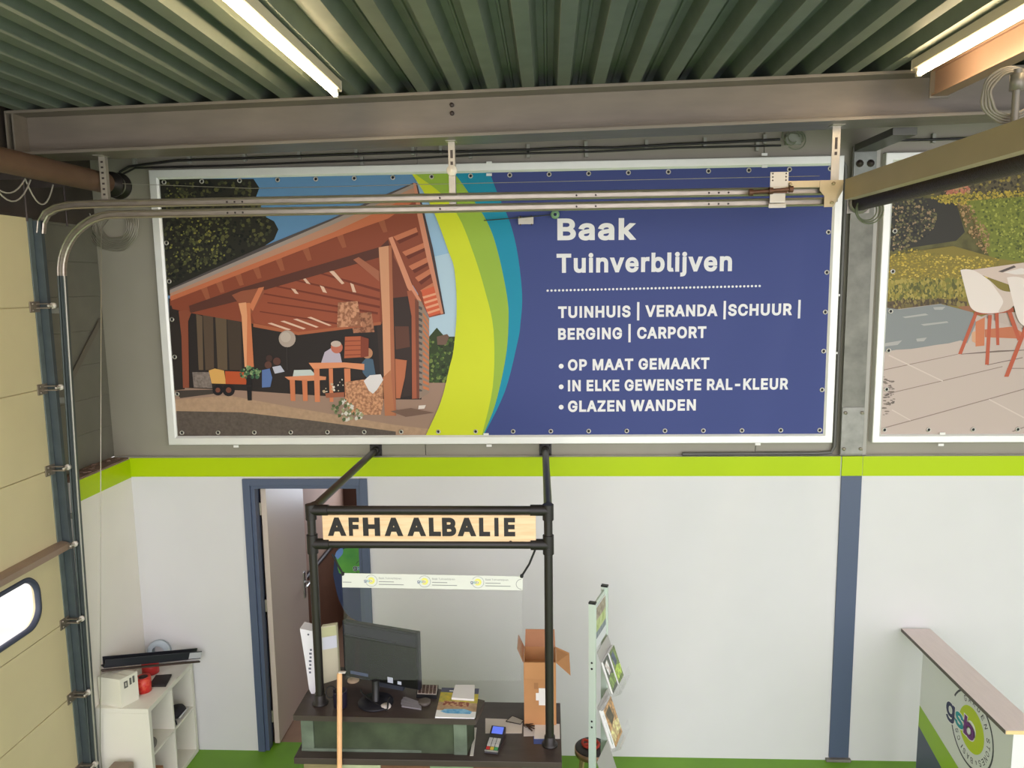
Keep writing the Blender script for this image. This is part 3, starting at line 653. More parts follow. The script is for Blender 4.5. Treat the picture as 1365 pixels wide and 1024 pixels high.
# ================================================================== BANNERS
class Print:
    """flat printed colours; every later patch lies a hair in front of the one before"""
    def __init__(s, y): s.y = y; s.k = 0; s.mb = MB(); s.mats = []; s.keys = {}
    def mi(s, col, **kw):
        key = (col, tuple(sorted(kw.items())))
        if key not in s.keys:
            s.keys[key] = len(s.mats)
            s.mats.append(mat('print_%d_%d_%d' % col + ('_mottled%d' % len(s.mats) if kw else ''), col, 0.5, spec=0.25, **kw))
        return s.keys[key]
    def patch(s, px, col, **kw):
        s.k += 1; y = s.y-0.00006*s.k
        vs = [U(a, c, 1, s.y) for a, c in px]
        for v in vs: v.y = y
        tr = tessellate_polygon([[Vector((v.x, v.z, 0)) for v in vs]])
        s.mb.add(vs, [list(t) for t in tr], s.mi(col, **kw))
    def scatter(s, px, n, size, cols, seed, flat=1.0):
        rnd = random.Random(seed); s.k += 1; y = s.y-0.00006*s.k
        xs = [p[0] for p in px]; ys = [p[1] for p in px]
        def inside(x, yy):
            r = False; j = len(px)-1
            for i in range(len(px)):
                if (px[i][1] > yy) != (px[j][1] > yy) and x < (px[j][0]-px[i][0])*(yy-px[i][1])/(px[j][1]-px[i][1])+px[i][0]: r = not r
                j = i
            return r
        c = 0
        while c < n:
            x = rnd.uniform(min(xs), max(xs)); yy = rnd.uniform(min(ys), max(ys))
            if not inside(x, yy): continue
            c += 1; a0 = rnd.uniform(0, 6.28); sz = size*rnd.uniform(.5, 1.3); k = rnd.randint(4, 6)
            vs = [U(x+sz*math.cos(a0+6.28*i/k)*rnd.uniform(.6, 1.2), yy+flat*sz*math.sin(a0+6.28*i/k)*rnd.uniform(.6, 1.2), 1, s.y) for i in range(k)]
            for v in vs: v.y = y-0.000002*c
            s.mb.face(vs, s.mi(rnd.choice(cols)))
        s.k += 1+int(n*0.000002/0.00006)
def frame_bars(x0, z0, x1, z1, wl, parent):
    """four mitred aluminium bars: outer side, front, slope to the inner lip"""
    prof = [(0.0, 0.0595), (0.0, 0.002), (0.004, -0.002), (wl*0.78, -0.002), (wl, 0.010), (wl, 0.0595)]   # (inwards, y)
    cs = [(x0, z0, 1, 1), (x1, z0, -1, 1), (x1, z1, -1, -1), (x0, z1, 1, -1)]
    for i in range(4):
        a = cs[i]; c = cs[(i+1) % 4]; n = len(prof)
        va = [(a[0]+a[2]*q, y, a[1]+a[3]*q) for q, y in prof]; vc = [(c[0]+c[2]*q, y, c[1]+c[3]*q) for q, y in prof]
        MB().add(va+vc, [[k, (k+1) % n, n+(k+1) % n, n+k] for k in range(n)]+[list(range(n)), list(range(n, 2*n))]).build('frame_bar', alu, parent)
eyelet_m = mat('eyelet_metal', (196,192,182), 0.3, 0.8)
eyelet_hole = mat('eyelet_hole', (20,20,22), 0.6)
def eyelet(x, z, y, parent):
    m = MB().lathe((x, y, z), [(0.018, 0.0), (0.017, -0.004), (0.011, -0.005), (0.010, -0.001)], (0, 1, 0), 14)
    m.lathe((x, y, z), [(0.010, -0.001), (0.0, -0.001)], (0, 1, 0), 14, 1)
    m.build('eyelet', [eyelet_m, eyelet_hole], parent)
YS = 0.022
Xu, Zu = Vector((1, 0, 0)), Vector((0, 0, 1))

# ---------- the big banner
bn = empty('advertising_banner', (-0.42, 0.05, 2.53), 'wide framed banner with a wooden garden pavilion photo and white text on blue', 'banner')
BX0, BX1, BZ0, BZ1 = -2.937, 2.093, 2.533, 4.600
frame_bars(BX0, BZ0, BX1, BZ1, 0.068, bn)
p = Print(YS)
TL, TR, BR, BL = (214, 241), (1107, 221), (1099.5, 577.6), (234, 582)
def edge(x):  # top / bottom print edge
    return 241-(x-214)*20/893.0, 582-(x-234)*4.4/865.5
p.patch([(212, 238), (1109, 218), (1102, 580), (232, 585)], (60,74,128))
def Zc(pts): return [(220+x/2.925, 230+y/2.925) for x, y in pts]
# sky
p.patch([(213, 239), (640, 229), (655, 300), (640, 500), (560, 581), (233, 584)], (98,142,182))
p.patch(Zc([(985, 20), (1170, 20), (1170, 700), (1000, 700), (900, 300)]), (150,186,214))
p.patch(Zc([(1040, 330), (1170, 300), (1170, 700), (1020, 700)]), (178,204,220))
# dark trees at the left
tree = Zc([(-30, 25), (345, 25), (368, 60), (350, 108), (385, 170), (425, 190), (442, 222), (425, 262), (380, 292), (330, 330), (30, 480), (-20, 480)])
p.patch(tree, (40,40,32))
p.scatter(Zc([(-10, 40), (330, 35), (345, 100), (420, 200), (410, 260), (30, 430), (0, 430)]), 620, 2.7, [(58,60,42), (30,32,28), (72,72,46), (24,26,24), (88,88,52)], 3)
p.scatter(Zc([(0, 60), (90, 50), (110, 160), (250, 210), (240, 330), (150, 380), (20, 330)]), 170, 1.7, [(116,114,58), (136,132,64), (98,102,58), (84,86,50)], 4)
# far bushes at the right
p.patch(Zc([(1030, 640), (1060, 605), (1090, 640), (1140, 640), (1140, 860), (1030, 860)]), (52,66,36))
p.scatter(Zc([(1030, 650), (1135, 650), (1120, 770), (1085, 855), (1035, 855)]), 110, 2.6, [(78,100,48), (112,130,66), (40,52,30), (60,82,40)], 5)
p.patch(Zc([(1060, 640), (1100, 630), (1108, 640), (1095, 672), (1062, 672)]), (112,88,74))
# ground
p.patch(Zc([(20, 820), (1100, 820), (1085, 870), (1020, 1026), (20, 1030)]), (158,130,112))
p.patch(Zc([(40, 885), (250, 870), (520, 920), (900, 985), (1030, 1000), (1010, 1030), (40, 1030)]), (176,146,118), var=0.10, scale=30)
p.patch(Zc([(45, 930), (300, 935), (560, 965), (900, 1010), (900, 1030), (45, 1032)]), (92,82,74), var=0.18, scale=45)
p.patch(Zc([(40, 850), (200, 846), (240, 856), (60, 880)]), (70,62,56))
# dark inside of the pavilion
p.patch(Zc([(30, 535), (110, 548), (345, 560), (520, 600), (840, 560), (1000, 470), (1000, 885), (880, 885), (600, 870), (300, 850), (45, 838)]), (44,38,36))
for i, (x0, x1) in enumerate(((122, 150), (148, 192), (196, 244), (242, 300))):
    p.patch(Zc([(x0, 552), (x1-4, 560), (x1, 770), (x0+10, 770)]), ((104,86,68), (88,72,58), (98,82,64), (70,58,48))[i])
p.patch(Zc([(820, 500), (960, 470), (960, 870), (900, 880), (840, 800)]), (58,46,42))
p.patch(Zc([(896, 600), (950, 600), (955, 680), (900, 690)]), (96,62,50))
p.patch(Zc([(14, 490), (72, 515), (78, 845), (34, 850)]), (46,40,36))
p.patch(Zc([(20, 492), (640, 244), (870, 172), (985, 92), (985, 130), (870, 210), (640, 280), (20, 520)]), (132,68,48))
# ceiling
p.patch(Zc([(20, 500), (870, 180), (990, 95), (1088, 552), (1030, 566), (985, 470), (880, 300), (845, 590), (520, 628), (345, 590), (100, 548), (30, 532)]), (140,72,50))
p.patch(Zc([(380, 462), (730, 345), (838, 420), (838, 590), (520, 625), (350, 585), (335, 545)]), (154,80,56))
for (x0, y0, x1, y1, ww) in ((385, 470, 830, 545, 9), (400, 505, 800, 560, 8), (430, 440, 838, 520, 10), (500, 415, 838, 490, 10), (590, 385, 838, 455, 11), (370, 540, 700, 590, 7)):
    p.patch(Zc([(x0, y0), (x1, y1), (x1, y1+ww), (x0, y0+ww*0.6)]), (118,56,40))
for q in ([(635, 380), (660, 385), (700, 432), (690, 436)], [(604, 440), (620, 446), (632, 470), (616, 466)], [(722, 430), (735, 436), (746, 468), (732, 466)], [(530, 404), (545, 408), (568, 436), (552, 432)], [(492, 452), (508, 455), (522, 474), (508, 472)],
          [(555, 565), (640, 598), (650, 596), (570, 563)], [(500, 572), (590, 605), (600, 602), (515, 570)], [(450, 580), (540, 612), (550, 608), (466, 578)], [(400, 588), (480, 616), (492, 612), (416, 586)]):
    p.patch(Zc(q), (224,188,164))
p.patch(Zc([(345, 588), (520, 622), (842, 582), (842, 594), (520, 634), (345, 602)]), (172,98,66))
# rafters under the eaves
for (x, y) in ((150, 470), (205, 440), (280, 412), (350, 385), (440, 355), (545, 315), (680, 265), (840, 205)):
    p.patch(Zc([(x-12, y-22), (x+14, y-26), (x+28, y+26), (x+12, y+30)]), (160,92,64))
for (x, y, l) in ((890, 250, 90), (925, 310, 85), (950, 365, 75), (975, 410, 60), (995, 460, 60), (1010, 500, 55)):
    p.patch(Zc([(x, y), (x+l, y-36), (x+l+6, y-18), (x+14, y+16)]), (196,118,84))
    p.patch(Zc([(x+14, y+16), (x+l+6, y-18), (x+l+8, y-6), (x+24, y+28)]), (110,52,36))
p.patch(Zc([(1000, 460), (1060, 440), (1086, 545), (1030, 562), (1012, 520)]), (206,96,64))
for k in range(4): p.patch(Zc([(1004+6*k, 484+20*k), (1066+4*k, 466+20*k), (1068+4*k, 474+20*k), (1008+6*k, 492+20*k)]), (226,160,124))
# front beam, fascia, roof edge
p.patch(Zc([(95, 520), (270, 458), (840, 290), (870, 262), (880, 300), (840, 330), (390, 458), (330, 490), (100, 548)]), (92,54,44))
p.patch(Zc([(20, 468), (640, 205), (975, 52), (990, 96), (870, 178), (660, 252), (25, 500)]), (186,138,112))
p.patch(Zc([(20, 484), (660, 232), (985, 80), (990, 100), (870, 180), (660, 254), (25, 500)]), (196,112,76))
p.patch(Zc([(20, 452), (380, 290), (650, 180), (830, 98), (970, 40), (978, 56), (640, 210), (20, 472)]), (160,146,136))
p.patch(Zc([(20, 452), (380, 290), (650, 180), (830, 98), (970, 40), (971, 45), (640, 192), (20, 458)]), (84,78,76))
p.patch(Zc([(968, 40), (980, 44), (1040, 300), (1090, 548), (1076, 552), (1020, 330), (985, 170)]), (206,138,108))
p.patch(Zc([(978, 40), (984, 44), (1046, 300), (1092, 552), (1086, 552), (1036, 310)]), (70,58,58))
p.patch(Zc([(878, 262), (965, 430), (968, 480), (884, 490)]), (116,62,46))
p.patch(Zc([(892, 300), (955, 420), (955, 440), (892, 330)]), (150,84,60))
# right gable: slanted beam, side wall of slats
p.patch(Zc([(872, 255), (888, 250), (965, 440), (1000, 500), (990, 515), (945, 450)]), (214,144,112))
p.patch(Zc([(985, 495), (1002, 505), (1030, 570), (1030, 860), (992, 882)]), (148,128,112))
for k in range(15): p.patch(Zc([(990, 520+23*k), (1003, 526+23*k), (1003, 538+22.5*k), (990, 531+23*k)]), (86,82,80))
for k in range(14): p.patch(Zc([(1006, 545+22*k), (1030, 580+20*k), (1030, 590+20*k), (1006, 556+22*k)]), (196,120,78))
p.patch(Zc([(944, 462), (962, 460), (990, 505), (992, 880), (964, 882), (962, 560)]), (164,92,66))
p.patch(Zc([(975, 490), (990, 505), (992, 880), (982, 882)]), (118,70,54))
# posts and braces
p.patch(Zc([(55, 540), (90, 535), (104, 548), (92, 580), (96, 838), (72, 840), (66, 640)]), (142,78,56))
p.patch(Zc([(262, 478), (300, 462), (385, 448), (390, 468), (345, 540), (330, 560), (310, 540), (285, 505)]), (150,86,62))
p.patch(Zc([(366, 450), (388, 446), (344, 540), (330, 522)]), (206,124,86))
p.patch(Zc([(288, 510), (334, 508), (336, 560), (348, 758), (312, 758), (300, 560)]), (204,122,82))
p.patch(Zc([(288, 510), (318, 506), (322, 560), (320, 758), (312, 758), (300, 560)]), (226,160,116))
p.patch(Zc([(735, 340), (756, 330), (836, 385), (836, 425)]), (170,104,78))
p.patch(Zc([(834, 292), (884, 284), (892, 560), (902, 948), (858, 948), (848, 560)]), (210,152,116))
p.patch(Zc([(872, 286), (884, 284), (892, 560), (902, 948), (884, 948), (878, 560)]), (172,106,76))
p.patch(Zc([(850, 800), (880, 770), (896, 948), (858, 948)]), (180,116,80))
# things standing on the terrace
p.patch(Zc([(108, 778), (180, 778), (186, 840), (114, 838)]), (128,116,108), var=0.3, scale=70)
p.patch(Zc([(172, 772), (196, 764), (232, 772), (240, 824), (184, 822)]), (218,168,94))
p.patch(Zc([(236, 774), (290, 776), (322, 780), (318, 826), (238, 824)]), (186,84,46))
def disc(x, y, r, col, n=20, fy=1.0): p.patch(Zc([(x+r*math.cos(6.2832*i/n), y+fy*r*math.sin(6.2832*i/n)) for i in range(n)]), col)
for x, r in ((208, 21), (250, 24)):
    disc(x, 848, r, (32,28,30)); disc(x, 848, r*0.45, (120,70,54))
p.patch(Zc([(318, 800), (340, 800), (340, 888), (324, 888)]), (30,28,30)); p.patch(Zc([(300, 830), (382, 830), (382, 834), (300, 834)]), (40,36,36))
p.scatter(Zc([(292, 768), (330, 754), (374, 772), (370, 800), (300, 800)]), 60, 2.2, [(66,104,74), (108,138,92), (148,164,118), (48,76,58)], 6)
disc(478, 648, 33, (176,160,148)); disc(472, 642, 20, (190,176,164)); p.patch(Zc([(474, 680), (478, 680), (480, 770), (476, 770)]), (60,54,52))
# people on the terrace
p.patch(Zc([(380, 770), (410, 764), (420, 800), (412, 836), (380, 838)]), (92,118,170)); disc(404, 750, 14, (96,64,54))
p.patch(Zc([(420, 758), (452, 752), (468, 776), (430, 784)]), (190,192,206)); disc(438, 736, 15, (92,60,52)); disc(408, 724, 13, (70,50,46))
p.patch(Zc([(610, 742), (624, 700), (650, 684), (684, 706), (692, 744)]), (186,176,190)); disc(671, 682, 23, (190,110,88)); disc(668, 668, 20, (196,180,168), fy=0.6)
p.patch(Zc([(768, 742), (786, 722), (812, 728), (822, 786), (790, 802), (772, 780)]), (74,98,118)); disc(790, 704, 21, (184,132,98))
# basket lamps, chimney box
p.patch(Zc([(676, 506), (752, 502), (770, 600), (672, 604)]), (206,150,116), alt=(150,98,72), scale=42, lo=0.42, hi=0.58)
p.patch(Zc([(756, 548), (806, 544), (818, 622), (736, 626), (732, 606), (772, 602)]), (176,120,90), alt=(122,78,58), scale=42, lo=0.42, hi=0.58)
p.patch(Zc([(703, 640), (764, 638), (764, 720), (700, 724)]), (178,96,66)); p.patch(Zc([(764, 638), (795, 648), (795, 716), (764, 722)]), (132,64,46))
for k in range(4): p.patch(Zc([(703, 656+18*k), (764, 654+18*k), (764, 657+18*k), (703, 659+18*k)]), (128,62,44))
# bench, table
p.patch(Zc([(468, 796), (580, 790), (630, 796), (628, 808), (560, 812), (484, 808)]), (214,140,100)); p.patch(Zc([(505, 770), (570, 768), (590, 790), (500, 794)]), (196,206,200))
for x in (488, 536): p.patch(Zc([(x, 808), (x+20, 808), (x+22, 890), (x+4, 890)]), (206,124,84))
p.patch(Zc([(562, 742), (700, 740), (778, 746), (778, 770), (700, 760), (580, 766)]), (222,146,104))
for x0, x1 in ((582, 604), (700, 724), (640, 656)): p.patch(Zc([(x0, 764), (x1, 764), (x1+2, 894), (x0+4, 894)]), (210,130,90))
p.patch(Zc([(626, 860), (700, 856), (700, 874), (630, 878)]), (160,96,70))
p.patch(Zc([(898, 726), (944, 732), (936, 800), (918, 880), (902, 880), (900, 800)]), (184,110,76))
# wicker basket with a white cloth, flowers
p.patch(Zc([(704, 816), (780, 806), (850, 812), (852, 900), (842, 944), (730, 944), (706, 900)]), (210,156,116), alt=(156,108,80), scale=48, lo=0.4, hi=0.6)
p.patch(Zc([(776, 812), (800, 790), (842, 786), (852, 808), (828, 846), (812, 862), (796, 850)]), (222,218,216))
p.scatter(Zc([(650, 912), (700, 882), (766, 930), (772, 956), (700, 966), (660, 930)]), 70, 2.6, [(120,128,92), (86,100,66), (212,208,196), (160,160,120)], 8)
p.scatter(Zc([(612, 850), (690, 800), (700, 840), (640, 868)]), 14, 2.0, [(226,220,206), (190,170,140)], 9)
p.patch(Zc([(990, 908), (1018, 906), (1012, 920), (988, 922)]), (226,214,204))
p.patch(Zc([(880, 930), (960, 918), (1050, 936), (940, 952)]), (118,92,78))
# swooshes: lime, green, teal, then the blue field
def curve(pts, n=5):
    out = []
    for i in range(len(pts)-1):
        p0_, p1_, p2_, p3_ = pts[max(i-1, 0)], pts[i], pts[i+1], pts[min(i+2, len(pts)-1)]
        for k in range(n):
            t = k/n
            out.append(tuple(0.5*(2*p1_[j]+(p2_[j]-p0_[j])*t+(2*p0_[j]-5*p1_[j]+4*p2_[j]-p3_[j])*t*t+(3*p1_[j]-p0_[j]-3*p2_[j]+p3_[j])*t**3) for j in (0, 1)))
    return out+[pts[-1]]
cA = curve([(548, 230), (566, 258), (582, 291), (598, 335), (606, 360), (609, 412), (605, 465), (599, 491), (588, 535), (567, 582)])
cB = curve([(550, 230), (588, 258), (612, 290), (630, 334), (646, 385), (658, 440), (657, 515), (642, 582)])
cC = curve([(605, 230), (624, 256), (650, 297), (664, 337), (676, 395), (678, 430), (674, 478), (660, 540), (643, 582)])
cD = curve([(652, 228), (665, 262), (680, 297), (690, 338), (696, 392), (694, 430), (690, 456), (673, 522), (644, 582)])
rest = [(1109, 581), (1109, 218)]
p.patch(cA+rest, (206,216,40)); p.patch(cB+rest, (150,182,62)); p.patch(cC+rest, (14,140,170)); p.patch(cD+rest, (60,72,130))
p.mb.build('print', p.mats, bn)
white_ink = mat('white_print_ink', (232,232,232), 0.5, spec=0.2)
YL = p.y-0.00006*(p.k+3)
def line(txt, x0, y0, x1, y1, cap, bold):
    A = U(x0, y0, 1, YS); B = U(x1, y1, 1, YS); C_ = U(x0, y0-cap, 1, YS)
    for q in (A, B, C_): q.y = YL
    u = (B-A); wdt = u.length; u.normalize()
    m_ = MB(); write(m_, txt, A, u, Zu, wdt, (C_-A).length, bold); m_.build('lettering', white_ink, bn)
line('Baak', 743, 320.5, 848, 320, 29, 0.030)
line('Tuinverblijven', 742, 364, 975, 361.5, 25.5, 0.030)
line('TUINHUIS | VERANDA |SCHUUR |', 744, 424, 1066, 420, 15.5, 0.034)
line('BERGING | CARPORT', 744, 453, 941, 450.5, 15.5, 0.034)
line('OP MAAT GEMAAKT', 757, 494, 945, 491.5, 15, 0.034)
line('IN ELKE GEWENSTE RAL-KLEUR', 757, 521.5, 1050, 519, 15, 0.034)
line('GLAZEN WANDEN', 757, 549, 927, 547, 15, 0.034)
for y in (488, 515.5, 542.5):
    c = U(748, y, 1, YS); c.y = YL; m_ = MB(); m_.face(arc_pts(c, Xu, Zu, 0.018, 0, 345, 23)); m_.build('bullet', white_ink, bn)
b = MB()
for k in range(56):
    t = k/55.0; c = U(730+t*282, 387.5-t*6.2, 1, YS); c.y = YL; b.face(arc_pts(c, Xu, Zu, 0.0085, 0, 330, 11))
b.build('dotted_line', white_ink, bn)
ye = YL-0.0005
for i in range(18):
    x = -2.83+i*(2.0+2.83)/17
    eyelet(x, 4.512, ye, bn); eyelet(x-0.0, 2.628, ye, bn)
for i in range(6):
    z = 2.93+i*0.285
    eyelet(-2.845, z, ye, bn); eyelet(2.005, z, ye, bn)
b = MB()
for x, y in ((652, 217), (652, 233), (1019, 206), (1019, 222), (648, 579), (652, 594), (315, 595), (1010, 592)):
    q = U(x, y, 1, 0.0); MB().box((q.x-0.02, -0.006, q.z-0.009), (q.x+0.02, -0.0025, q.z+0.009), 0.002).build('frame_clip', mat('frame_clip', (236,236,232), 0.4), bn)
for z in (3.62, 3.2): MB().box((2.094, 0.01, z-0.008), (2.107, 0.03, z+0.008), 0.002).build('frame_clip', mat('frame_clip', (236,236,232), 0.4), bn)
b = MB()
q = U(701, 294, 1, -0.03)
b.box((q.x-0.055, -0.03, q.z-0.026), (q.x+0.055, -0.026, q.z+0.026), 0.003)
for dx in (-.04, .04):
    for dz in (-.03, .03): b.lathe((q.x+dx, -0.03, q.z+dz), [(0.006, 0.001), (0.006, -0.0012), (0, -0.0012)], (0, 1, 0), 8, 1)
hk = empty('wire_tensioner', q, 'small white perforated plate with a wire and green pulley in front of the big banner', 'wire tensioner')
b.build('plate', [mat('bright_zinc', (178,174,160)), dark_steel], hk)
e = U(645, 294, 1, -0.03); g = U(740, 286, 1, -0.03)
MB().tube([e, q+Vector((-0.05, 0.002, 0.02)), g], 0.004, 6).tube([q, q+Vector((0, 0.05, 0))], 0.006, 8).build('wire', mat('dark_wire', (50,56,50), 0.5), hk)
MB().lathe(g, [(0.012, -0.008), (0.030, -0.008), (0.032, 0), (0.030, 0.008), (0.012, 0.008), (0.012, -0.008)], (0, 1, 0), 20).build('pulley', mat('green_pulley', (120,160,120), 0.4), hk)

# ---------- the right hand banner: terrace with white chairs
bn2 = empty('garden_banner', (4.3, 0.05, 2.53), 'framed banner showing a paved terrace with white bucket chairs', 'banner')
GX0, GX1 = 2.380, 6.4
frame_bars(GX0, 2.533, GX1, 4.612, 0.062, bn2)
p = Print(YS)
def Q(pts): return [(1165+x/5.12, 200+y/5.12) for x, y in pts]
def W(pts): return [(1165+x/4.875, 390+y/4.875) for x, y in pts]
RE = 1830   # far right of the print, beyond the frame of the photograph
p.patch([(1186, 208), (RE, 180), (RE, 576), (1172, 579)], (186,170,158))
# planting
p.patch([(1186, 206), (RE, 180), (RE, 420), (1183, 415)], (96,92,56), var=0.3, scale=12)
p.patch([(1186, 206), (RE, 180), (RE, 245), (1186, 262)], (92,84,62), var=0.3, scale=10)
p.scatter([(1186, 215), (1365, 205), (1365, 258), (1186, 262)], 420, 2.4, [(70,64,48), (112,104,64), (146,128,62), (58,54,44)], 20)
p.patch(Q([(110, 330), (380, 330), (560, 360), (620, 560), (560, 620), (100, 690)]), (58,56,50))
p.scatter(Q([(115, 335), (360, 330), (430, 440), (400, 560), (220, 680), (110, 690)]), 420, 1.8, [(98,96,66), (124,114,78), (72,72,54), (150,128,98), (44,46,44)], 21)
p.scatter(Q([(480, 270), (560, 240), (640, 240), (660, 290), (500, 300)]), 40, 3, [(186,122,98), (168,104,84), (176,142,98)], 22)
p.scatter(Q([(390, 320), (640, 290), (1024, 280), (1024, 350), (600, 380), (400, 350)]), 320, 1.9, [(172,150,62), (146,134,58), (190,164,72)], 23)
hedge = [(1288, 268), (1365, 262), (1460, 258), (RE, 250), (RE, 400), (1320, 345), (1300, 300)]
p.patch(hedge, (118,124,54))
p.scatter([(1280, 270), (1365, 262), (1500, 258), (1500, 345), (1325, 345), (1300, 300)], 1300, 1.9, [(140,146,64), (98,106,48), (160,162,76), (112,120,54), (82,90,44)], 24)
p.scatter(Q([(560, 360), (660, 380), (720, 480), (780, 560), (790, 720), (740, 700), (640, 560), (600, 460)]), 220, 1.6, [(150,120,84), (120,98,66), (172,142,98)], 25)
bed = [(1183, 345), (1220, 335), (1270, 328), (1330, 345), (1365, 350), (1365, 400), (1300, 425), (1182, 420)]
p.patch(bed, (132,118,56))
p.scatter([(1184, 340), (1215, 332), (1260, 340), (1330, 345), (1335, 370), (1290, 372), (1185, 378)], 800, 1.8, [(190,164,66), (160,140,58), (206,180,84), (122,112,54), (146,132,60)], 26, 0.7)
p.scatter([(1184, 372), (1290, 372), (1290, 395), (1184, 404)], 520, 2.2, [(120,118,58), (150,138,66), (92,92,50), (168,152,80)], 27, 1.6)
p.patch(W([(60, 95), (160, 110), (430, 72), (600, 100), (600, 60), (430, 40), (60, 60)]), (92,78,58))
p.scatter(W([(70, 60), (300, 40), (560, 50), (600, 95), (430, 70), (160, 105), (80, 90)]), 90, 2.2, [(112,100,62), (76,66,50), (140,126,74)], 28, 1.6)
p.patch(W([(540, 92), (640, 84), (660, 120), (600, 128)]), (150,104,76))
# paving in shade (the print's own dark patch) and slab joints
p.patch([(1181, 413), (1198, 412), (1253, 405), (1365, 440), (1500, 470), (RE, 600), (1172, 580)], (190,174,164))
shade = W([(60, 96), (160, 110), (430, 74), (640, 130), (660, 200), (600, 330), (560, 310), (480, 330), (400, 340), (330, 352), (240, 366), (140, 372), (60, 385)])
p.patch(shade, (134,138,138))
for q in ([(180, 158), (330, 136), (350, 146), (200, 166)], [(300, 206), (470, 186), (480, 196), (320, 216)], [(60, 330), (180, 310), (150, 340), (60, 350)], [(270, 300), (340, 292), (320, 316), (276, 318)], [(380, 96), (460, 92), (440, 112), (390, 112)]):
    p.patch(W(q), (170,168,164))
for q in ([(60, 500), (540, 398), (540, 402), (60, 505)], [(60, 660), (400, 580), (830, 478), (830, 483), (400, 585), (60, 665)], [(60, 876), (230, 830), (720, 694), (975, 622), (975, 628), (720, 700), (230, 836), (60, 882)], [(890, 900), (1000, 860), (1000, 866), (900, 904)]):
    p.patch(W(q), (140,124,114))
for q in ([(90, 410), (440, 578), (444, 572), (96, 404)], [(110, 764), (232, 832), (234, 826), (114, 758)], [(740, 696), (975, 820), (978, 812), (744, 690)]):
    p.patch(W(q), (206,192,182))
p.scatter(W([(62, 540), (130, 580), (140, 680), (110, 760), (60, 800)]), 50, 3, [(118,106,98), (134,122,112), (108,98,92)], 30, 0.4)
# table, chairs
def chair(dx, dy, k=1.0):
    def T_(pts): return [(1280+(x-1280)*k+dx, 460+(y-460)*k+dy) for x, y in pts]
    leg = (180,90,64)
    for q in ([(1298, 416), (1303, 416), (1281, 472), (1276, 472)], [(1316, 420), (1321, 420), (1317, 486), (1312, 486)], [(1325, 416), (1330, 416), (1331, 460), (1327, 460)], [(1340, 412), (1346, 412), (1360, 452), (1355, 454)]):
        p.patch(T_(q), leg)
    p.patch(T_([(1298, 413), (1350, 410), (1350, 416), (1300, 420)]), (160,80,56))
    p.patch(T_(curve([(1279, 360), (1288, 359), (1300, 362), (1318, 374), (1332, 386), (1346, 389), (1356, 386), (1354, 400), (1345, 412), (1328, 417), (1306, 417), (1293, 410), (1287, 392)])), (226,214,206))
    p.patch(T_(curve([(1318, 374), (1332, 386), (1346, 389), (1356, 386), (1354, 400), (1345, 412), (1330, 416), (1336, 402), (1328, 388)])), (204,186,174))
p.patch([(1280, 362), (1365, 350), (1560, 330), (1640, 360), (1420, 388), (1345, 380), (1300, 364)], (206,186,174))
p.patch(Q([(840, 830), (950, 788), (964, 800), (870, 836)]), (92,82,78)); p.patch(Q([(880, 836), (1000, 806), (1024, 812), (1024, 848), (960, 850)]), (222,212,206))
p.patch(W([(655, 190), (715, 160), (712, 345), (655, 350)]), (196,120,84)); p.patch(W([(630, 260), (655, 250), (655, 330), (632, 316)]), (206,158,124))
p.patch(W([(715, 240), (900, 220), (960, 262), (960, 300), (715, 290)]), (186,112,80))
p.patch(W([(560, 398), (800, 376), (1000, 370), (1000, 374), (560, 402)]), (120,104,96))
p.patch(W([(730, 468), (960, 420), (960, 425), (732, 472)]), (120,104,96)); p.patch(W([(860, 490), (1100, 490), (1100, 494), (860, 494)]), (120,104,96))
chair(0, 0); chair(0+62, 28, 1.18); chair(180, 50, 1.3)
p.mb.build('print', p.mats, bn2)
ye = p.y-0.00006*(p.k+5)
for i in range(13):
    x = 2.47+i*0.318
    eyelet(x, 2.628, ye, bn2); eyelet(x, 4.52, ye, bn2)
for i in range(6): eyelet(2.47, 2.93+i*0.285, ye, bn2)
b = MB()
for x, y in ((1256, 578), (1254, 593)):
    q = U(x, y, 1, 0.0); MB().box((q.x-0.02, -0.006, q.z-0.009), (q.x+0.02, -0.0025, q.z+0.009), 0.002).build('frame_clip', mat('frame_clip', (236,236,232), 0.4), bn2)

